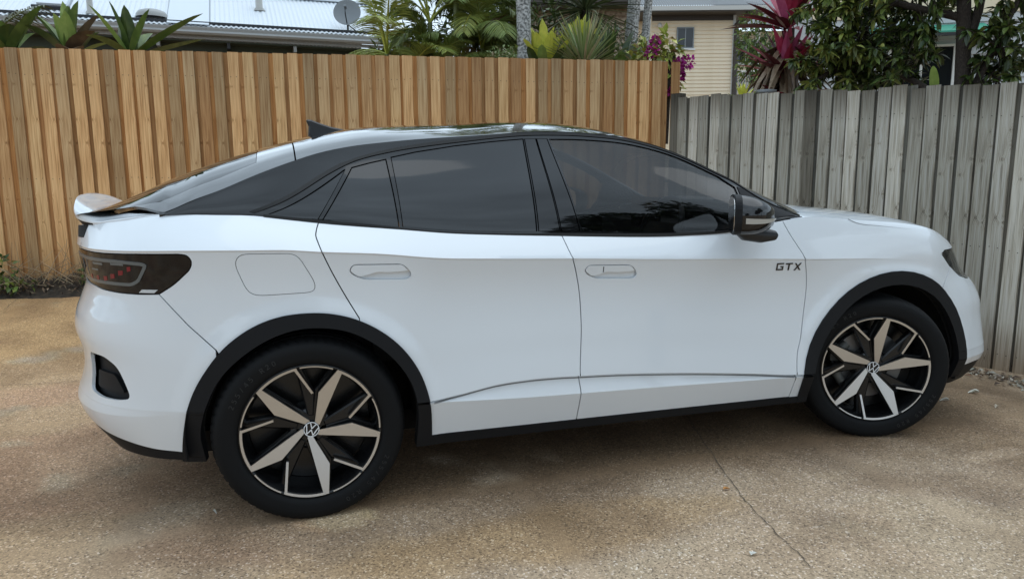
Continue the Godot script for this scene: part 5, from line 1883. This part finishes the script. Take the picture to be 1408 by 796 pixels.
func window(o: Node3D, x: float, y: float, w: float, h: float, z: float, bars: int, frame: Material, pane: Material):
	var f := Bag.new()
	var t := .045
	f.box(Vector3(x, y, z), Vector3(x + t, y + h, z + .06))
	f.box(Vector3(x + w - t, y, z), Vector3(x + w, y + h, z + .06))
	f.box(Vector3(x + t, y, z), Vector3(x + w - t, y + t, z + .06))
	f.box(Vector3(x + t, y + h - t, z), Vector3(x + w - t, y + h, z + .06))
	for k in range(1, bars):
		var bx := x + w * k / bars
		f.box(Vector3(bx - t / 2, y + t, z + .005), Vector3(bx + t / 2, y + h - t, z + .055))
	var wn := put("window", f.mesh(), frame, o)
	for k in bars:
		boxed("pane", Vector3(x + w * k / bars + t / 2, y + t / 2, z + .015), Vector3(x + w * (k + 1) / bars - t / 2, y + h - t / 2, z + .025), pane, wn)
	boxed("sill", Vector3(x - .06, y - .07, z - .01), Vector3(x + w + .06, y - .003, z + .09), mat.white_trim, wn)

func make_buildings():
	# low house with a white iron roof behind the pine fence
	var h := thing("white_roofed_house", "low house with white corrugated iron roof behind the pine fence", "house", Vector3(1.94, 0, -9.57), .043)
	var up := Vector3(0, .9, -1.75).normalized()
	put("roof", corrugated(Vector3(-9.5, 3.70, 0), Vector3.RIGHT, up, 9.5, 1.97).mesh(), mat.roof_white, h)
	put("rear_roof", corrugated(Vector3(-9.5, 4.60, -1.75), Vector3.RIGHT, Vector3(0, -.9, -1.75).normalized(), 9.5, 1.97).mesh(), mat.roof_white, h)
	boxed("ridge_cap", Vector3(-9.5, 4.585, -1.86), Vector3(0, 4.62, -1.64), mat.roof_white, h)
	boxed("verge_trim", Vector3(-.02, 0, -.02), Vector3(.02, .05, 1.97), mat.roof_white, h).transform = Transform3D(Basis(Vector3.RIGHT, PI + .475 - PI), Vector3(0, 3.66, 0)) * Transform3D(Basis(Vector3.UP, PI), Vector3.ZERO)
	boxed("gutter_guard", Vector3(-9.5, 3.745, -.14), Vector3(-.28, 3.785, -.07), mat.dark_strip, h)
	var gt := Bag.new()
	gt.slab(V2([.0, .0, .10, .0, .125, .03, .115, .06, .125, .10, .125, .115, .112, .115, .10, .09, .0, .09]), -9.6, .75, 0, Transform3D(Basis(Vector3.UP, PI / 2), Vector3(0, 3.555, .0)) * Transform3D(Basis.from_scale(Vector3(-1, 1, 1)), Vector3.ZERO))
	put("gutter", gt.mesh(), mat.gutter, h)
	boxed("fascia", Vector3(-9.5, 3.50, -.05), Vector3(.75, 3.553, -.02), mat.gutter, h)
	boxed("soffit", Vector3(-9.5, 3.47, -.6), Vector3(.6, 3.49, -.05), mat.fascia, h)
	boxed("wall", Vector3(-9.4, 0, -3.4), Vector3(-.1, 3.47, -.3), mat.fascia, h)
	boxed("flat_roof_sheet", Vector3(-3.52, 0, .022), Vector3(-2.9, 1.95, .03), mat.roof_pale, h).transform = Transform3D(Basis(Vector3.RIGHT, -(PI / 2 - .475)), Vector3(0, 3.70, 0))
	var skylight := boxed("skylight", Vector3(-5.35, .42, .03), Vector3(-4.95, 1.5, .09), mat.roof_pale, h)
	skylight.transform = Transform3D(Basis(Vector3.RIGHT, -(PI / 2 - .475)), Vector3(0, 3.70, 0))
	boxed("skylight_flashing", Vector3(-5.42, .36, .012), Vector3(-4.90, .415, .06), mat.dark_strip, h).transform = skylight.transform
	for q in [[-4.62, .33, .045, .26], [-2.08, 1.1, .06, .3]]:
		var b := Bag.new()
		var at: Vector3 = Vector3(q[0], 3.70, 0) + up * q[1]
		b.tube([at - Vector3(0, .1, 0), at + Vector3(0, q[3], 0)], [q[2], q[2]], 16)
		b.tube([at + Vector3(0, q[3], 0), at + Vector3(0, q[3] + .035, 0)], [q[2] * 1.7, q[2] * 1.7], 16)
		b.tube([at - Vector3(0, .02, 0), at + Vector3(0, .03, 0)], [q[2] * 1.7, q[2] * 1.2], 16)
		put("vent_pipe", b.mesh(), mat.gutter_pale, h)
	var dome := Bag.new()
	dome.lathe(PackedVector2Array([Vector2(.24, -.02), Vector2(.235, .03), Vector2(.20, .075), Vector2(.12, .105), Vector2(0, .115)]), 28, Transform3D(Basis(Vector3.RIGHT, -PI / 2), Vector3(-3.75, 3.70, 0) + up * .34))
	put("roof_dome", dome.mesh(), mat.gutter, h)
	for k in 8:
		boxed("eave_bracket", Vector3(-.55 - k * 1.05, 3.38, -.28), Vector3(-.50 - k * 1.05, 3.468, -.06), mat.gutter if k % 2 else mat.dark_strip, h)
	var sd := thing("satellite_dish", "grey satellite dish mounted on the white iron roof", "satellite dish", Vector3(1.27, 3.80, -9.72))
	var bowl := Bag.new()
	bowl.lathe(PackedVector2Array([Vector2(.235, .045), Vector2(.232, .05), Vector2(.17, .027), Vector2(.09, .008), Vector2(0, 0)]), 40)
	var face := Transform3D(Basis(Vector3.UP, -.25) * Basis(Vector3.RIGHT, -.30), Vector3(0, .28, 0))
	put("dish", bowl.mesh(), mat.dish_grey, sd, face)
	var arm := Bag.new()
	arm.tube([face * Vector3(0, -.20, .04), face * Vector3(0, -.12, .22), face * Vector3(0, 0, .26)], [.010, .010, .010], 8)
	arm.tube([Vector3(0, .28, -.03), Vector3(0, .02, -.02), Vector3(0, -.12, 0)], [.018, .018, .018], 8)
	arm.tube([Vector3(0, .10, 0), Vector3(.24, -.10, .05)], [.009, .009], 8)
	put("mount", arm.mesh(), mat.dark_strip, sd)
	var lnb := Bag.new()
	lnb.tube([face * Vector3(0, 0, .28), face * Vector3(0, -.0, .18)], [.022, .028], 12)
	put("receiver", lnb.mesh(), mat.dish_grey, sd)

	# raised cream weatherboard house
	var c := thing("cream_house", "raised cream weatherboard house with a small dark window", "house", Vector3(13.97, 0, -22.59), -atan2(1.06, 3.16))
	var W := 3.36
	boxed("wall", Vector3(0, 1.0, -5), Vector3(W, 7.25, -.002), mat.cream, c)
	boards(c, .14, W - .1, 3.02, 7.05, .141, mat.cream)
	boxed("side_wall", Vector3(-3.5, 1.0, -5), Vector3(-.002, 7.25, -1.0), mat.cream, c)
	boards(c, -3.4, -.05, 3.02, 7.05, .141, mat.cream, -1.0)
	boxed("corner_board", Vector3(-.002, 1.0, -.4), Vector3(.138, 7.25, .045), mat.cream, c)
	boxed("corner_board", Vector3(W - .098, 1.0, -.4), Vector3(W + .01, 7.25, .045), mat.white_trim, c)
	window(c, 1.10, 6.03, .66, .78, .03, 2, mat.dish_grey, mat.house_glass)
	boxed("soffit", Vector3(-.5, 7.25, -5), Vector3(W + .9, 7.29, .75), mat.brown_trim, c)
	boxed("frieze_board", Vector3(.14, 7.06, .038), Vector3(W - .1, 7.25, .055), mat.brown_trim, c)
	boxed("gutter", Vector3(-.6, 7.292, .60), Vector3(W + 1.0, 7.45, .78), mat.gutter_pale, c)
	put("roof", corrugated(Vector3(-.7, 7.47, .74), Vector3.RIGHT, Vector3(0, .42, -.9).normalized(), 3.1, 3.2, .09, .02).mesh(), mat.roof_grey, c)
	put("roof", corrugated(Vector3(2.4, 7.47, .74), Vector3.RIGHT, Vector3(-.55, .30, -.78).normalized(), 1.95, 3.6, .09, .02).mesh(), mat.roof_grey, c)
	var dp := Bag.new()
	dp.tube([Vector3(W + .35, 7.28, .62), Vector3(W + .30, 7.15, .55), Vector3(W - .0, 6.85, .14), Vector3(W + .02, 6.7, .12), Vector3(W + .02, 2, .12)], [.10, .10, .10, .10, .10], 10)
	put("downpipe", dp.mesh(), mat.brown_trim, c)
	var bulb := Bag.new()
	bulb.lathe(PackedVector2Array([Vector2(.02, .12), Vector2(.09, .05), Vector2(.09, 0), Vector2(.05, -.08), Vector2(0, -.1)]), 14, Transform3D(Basis(Vector3.RIGHT, -PI / 2), Vector3(.42, 6.85, .15)))
	put("wall_lamp", bulb.mesh(), mat.gutter_pale, c)

	# brown house glimpsed between the plants
	var bh := thing("brown_house", "low brown timber house glimpsed behind the bromeliads and pale trunk", "house", Vector3(5.3, 0, -12.2), -.38)
	boxed("wall", Vector3(0, 0, -4), Vector3(2.3, 4.85, -.002), mat.strap_dead, bh)
	boards(bh, 0, 2.3, 2.0, 4.85, .15, mat.strap_dead)
	boxed("soffit", Vector3(-.3, 4.85, -4), Vector3(2.5, 4.9, .4), mat.brown_trim, bh)
	boxed("gutter", Vector3(-.35, 4.903, .3), Vector3(2.55, 5.04, .45), mat.brown_trim, bh)
	put("roof", corrugated(Vector3(-.4, 5.05, .4), Vector3.RIGHT, Vector3(0, .3, -.95).normalized(), 3.0, 3.0).mesh(), mat.roof_grey, bh)
	window(bh, .6, 2.6, 1.0, 1.0, .03, 2, mat.white_trim, mat.house_glass)

	# far house with a porch
	var fh := thing("grey_roofed_house", "far house with grey roof, white posts and a fenced porch", "house", Vector3(22.3, 0, -29.6), -.33)
	boxed("wall", Vector3(-.6, 1, -6), Vector3(9, 8.55, -1.2), mat.cream, fh)
	put("roof", corrugated(Vector3(-1.5, 8.60, .6), Vector3.RIGHT, Vector3(.34, .42, -.80).normalized(), 11, 6, .12, .02).mesh(), mat.roof_grey, fh)
	boxed("gutter", Vector3(-1.5, 8.42, .5), Vector3(9.5, 8.58, .7), mat.gutter, fh)
	window(fh, .7, 6.9, 1.1, 1.2, -1.19, 2, mat.white_trim, mat.house_glass)
	window(fh, 2.4, 6.9, 1.1, 1.2, -1.19, 2, mat.white_trim, mat.house_glass)
	for x in [.1, 1.35, 2.7, 4.2]:
		boxed("porch_post", Vector3(x, 3, .1), Vector3(x + .16, 8.4, .26), mat.white_trim, fh)
	for k in 40:
		boxed("baluster", Vector3(.3 + k * .13, 4.6, .14), Vector3(.38 + k * .13, 6.3, .19), mat.gutter, fh)
	boxed("handrail", Vector3(.1, 6.3, .1), Vector3(5.6, 6.38, .24), mat.white_trim, fh)

	# house beyond the broad-leaved tree
	var gh := thing("white_house", "white weatherboard house with green awning behind the broad-leaved tree", "house", Vector3(12.3, 0, -7.9), -.55)
	boxed("wall", Vector3(-2.2, 0, -4), Vector3(5, 4.9, -.002), mat.white_wall, gh)
	boards(gh, -2.2, 5, 1.6, 4.3, .15, mat.white_wall)
	boxed("upper_wall", Vector3(-2.2, 4.31, .0), Vector3(5, 5.0, .03), mat.cream, gh)
	var aw := Bag.new()
	aw.slab(V2([0, 4.12, .0, 4.09, .75, 3.86, .75, 3.89]), -.9, 1.25, 0, Transform3D(Basis(Vector3.UP, -PI / 2), Vector3(0, 0, .02)))
	put("awning", aw.mesh(), mat.awning, gh)
	boxed("awning_rail", Vector3(-1.3, 3.80, .74), Vector3(.95, 3.85, .79), mat.dark_strip, gh)
	window(gh, -.75, 2.6, 1.2, 1.15, .03, 2, mat.white_trim, mat.house_glass)
	window(gh, 2.2, 2.6, .9, 1.15, .03, 2, mat.white_trim, mat.house_glass)

# ---------------------------------------------------------------- litter, weeds, bits on the ground
func make_litter():
	var r := RandomNumberGenerator.new()
	r.seed = 5
	# soil bank and dry stems at the foot of the pine fence
	var bank := Bag.new()
	var nz := noise(2.0, 3, 3)
	var at := func(i: int, j: int) -> Vector3:
		var x := -3.6 + i * .05
		var t := j / 10.0
		var z := lerpf(-4.30, -3.86, t) + (x + 2.4) * .14 + .05 * nz.get_noise_2d(x * 2, 5)
		return Vector3(x, rise(x, z) + (.17 + .12 * nz.get_noise_2d(x, 1)) * (1 - t) ** 1.3 * smoothstep(-1.2, -1.9, x) - .004 + .03 * nz.get_noise_2d(x * 5, z * 5) * (1 - t), z)
	for i in 56:
		for j in 10:
			bank.quad(at.call(i, j), at.call(i + 1, j), at.call(i + 1, j + 1), at.call(i, j + 1), Vector3.UP)
	var soil := put("soil", bank.mesh(), mat.soil)
	soil.set_meta("kind", "stuff")
	soil.set_meta("label", "dark soil banked at the foot of the pine fence")
	var weeds := thing("dry_weeds", "tangle of dry straw-coloured weed stems against the pine fence", "weeds", Vector3(-2.15, .34, -4.08))
	var st := Bag.new()
	for k in 130:
		var b := Vector3(r.randf_range(-.55, .42), r.randf_range(-.02, .06), r.randf_range(-.05, .12))
		var d := Vector3(r.randf_range(-.9, .9), r.randf_range(.15, 1.0), r.randf_range(-.1, .25)).normalized()
		var l := r.randf_range(.14, .55)
		st.tube([b, b + d * l * .5 + rand_dir(r) * .02, b + d * l - Vector3(0, l * .12, 0)], [.0028, .0022, .0012], 4, false)
		painted(st, vary([Color(.32, .24, .14), Color(.20, .14, .08), Color(.42, .34, .22)][k % 3], r))
	put("stems", st.mesh(), mat.dry, weeds).set_meta("kind", "stuff")
	var dl := Bag.new()
	for k in 240:
		var p := Vector3(r.randf_range(-.9, .6), r.randf_range(-.05, .03), r.randf_range(-.02, .24))
		small_leaf(dl, p, rand_dir(r), rand_dir(r), .05, .02)
		painted(dl, vary([Color(.10, .07, .04), Color(.20, .15, .10), Color(.05, .04, .03)][k % 3], r))
	put("dead_leaves", dl.mesh(), mat.dry, weeds).set_meta("kind", "stuff")
	leafy("green_weed", "green leafy weed at the foot of the pine fence, far left", "weed", Vector3(-2.50, .30, -4.02), [[Vector3(0, .16, 0), Vector3(.12, .16, .08)], [Vector3(.12, .05, .05), Vector3(.18, .05, .08)]], 90, .075, .038, [Color(.05, .09, .02), Color(.09, .14, .03), Color(.2, .26, .06)], r)
	leafy("green_weed", "small green weed in the dry stems behind the tail lamp", "weed", Vector3(-1.82, .38, -4.0), [[Vector3(0, .05, 0), Vector3(.07, .06, .05)]], 26, .06, .03, [Color(.06, .10, .02), Color(.09, .14, .03)], r)
	# leaf litter and gravel along the grey fence
	var lt := Bag.new()
	for k in 900:
		var t := r.randf()
		var w := absf(r.randfn(0, .14))
		var p := Vector3(lerpf(4.05, 5.0, t) - .06 - w, 0, lerpf(-1.9, .5, t) + r.randf_range(-.04, .04) + w * .2)
		p.y = rise(p.x, p.z) + .006
		if k % 3 == 0:
			var s := r.randf_range(.006, .016)
			lt.box(Vector3(-s, -.004, -s * .7), Vector3(s, s * .7, s * .7), Transform3D(Basis(rand_dir(r), r.randf() * 3), p))
			painted(lt, vary([Color(.22, .17, .12), Color(.34, .30, .25), Color(.12, .09, .06)][r.randi() % 3], r))
		else:
			var d := Vector3(r.randfn(), r.randf_range(.0, .35), r.randfn()).normalized()
			small_leaf(lt, p, d, (Vector3.UP + rand_dir(r) * .4).normalized(), r.randf_range(.03, .075), r.randf_range(.012, .03))
			painted(lt, vary([Color(.16, .10, .06), Color(.30, .24, .17), Color(.07, .05, .035), Color(.44, .40, .33)][r.randi() % 4], r))
	var litter := put("leaf_litter", lt.mesh(), mat.dry)
	litter.set_meta("kind", "stuff")
	litter.set_meta("label", "dead leaves and grit along the foot of the grey fence")
	# single fallen leaves
	var sheds := [
		[Vector3(3.96, 0, .44), .075, Color(.62, .60, .52), "curled pale leaf lying ahead of the front tyre, nearer the fence"],
		[Vector3(3.58, 0, .57), .06, Color(.60, .57, .50), "pale forked leaf lying just ahead of the front tyre"],
		[Vector3(1.67, 0, 1.19), .035, Color(.55, .26, .08), "small orange leaf beside the crack in the concrete"],
		[Vector3(-.38, 0, .72), .07, Color(.62, .58, .50), "white twig on the concrete below the rear bumper"],
		[Vector3(3.79, 0, .72), .05, Color(.55, .48, .38), "tan dead leaf near the grey fence's foot"],
		[Vector3(1.45, 0, 1.68), .035, Color(.66, .64, .58), "tiny white scrap at the front edge of the concrete"]]
	for q in sheds:
		var b := Bag.new()
		for k in 2:
			var d := Vector3(1, .12 + .2 * k, r.randf_range(-.7, .7)).normalized()
			leaf(b, Vector3(-q[1] * .4, .004, 0), d, Vector3.UP, q[1] * (1 - .35 * k), q[1] * (.38 if q[3].find("twig") < 0 else .08), .2, .5, 5, 1)
		painted(b, q[2])
		tag(put("fallen_leaf", b.mesh(), mat.dry, null, Transform3D(Basis(Vector3.UP, r.randf() * TAU), q[0] + Vector3(0, rise(q[0].x, q[0].z) + .002, 0))), q[3], "leaf", "leaves fallen on the concrete")
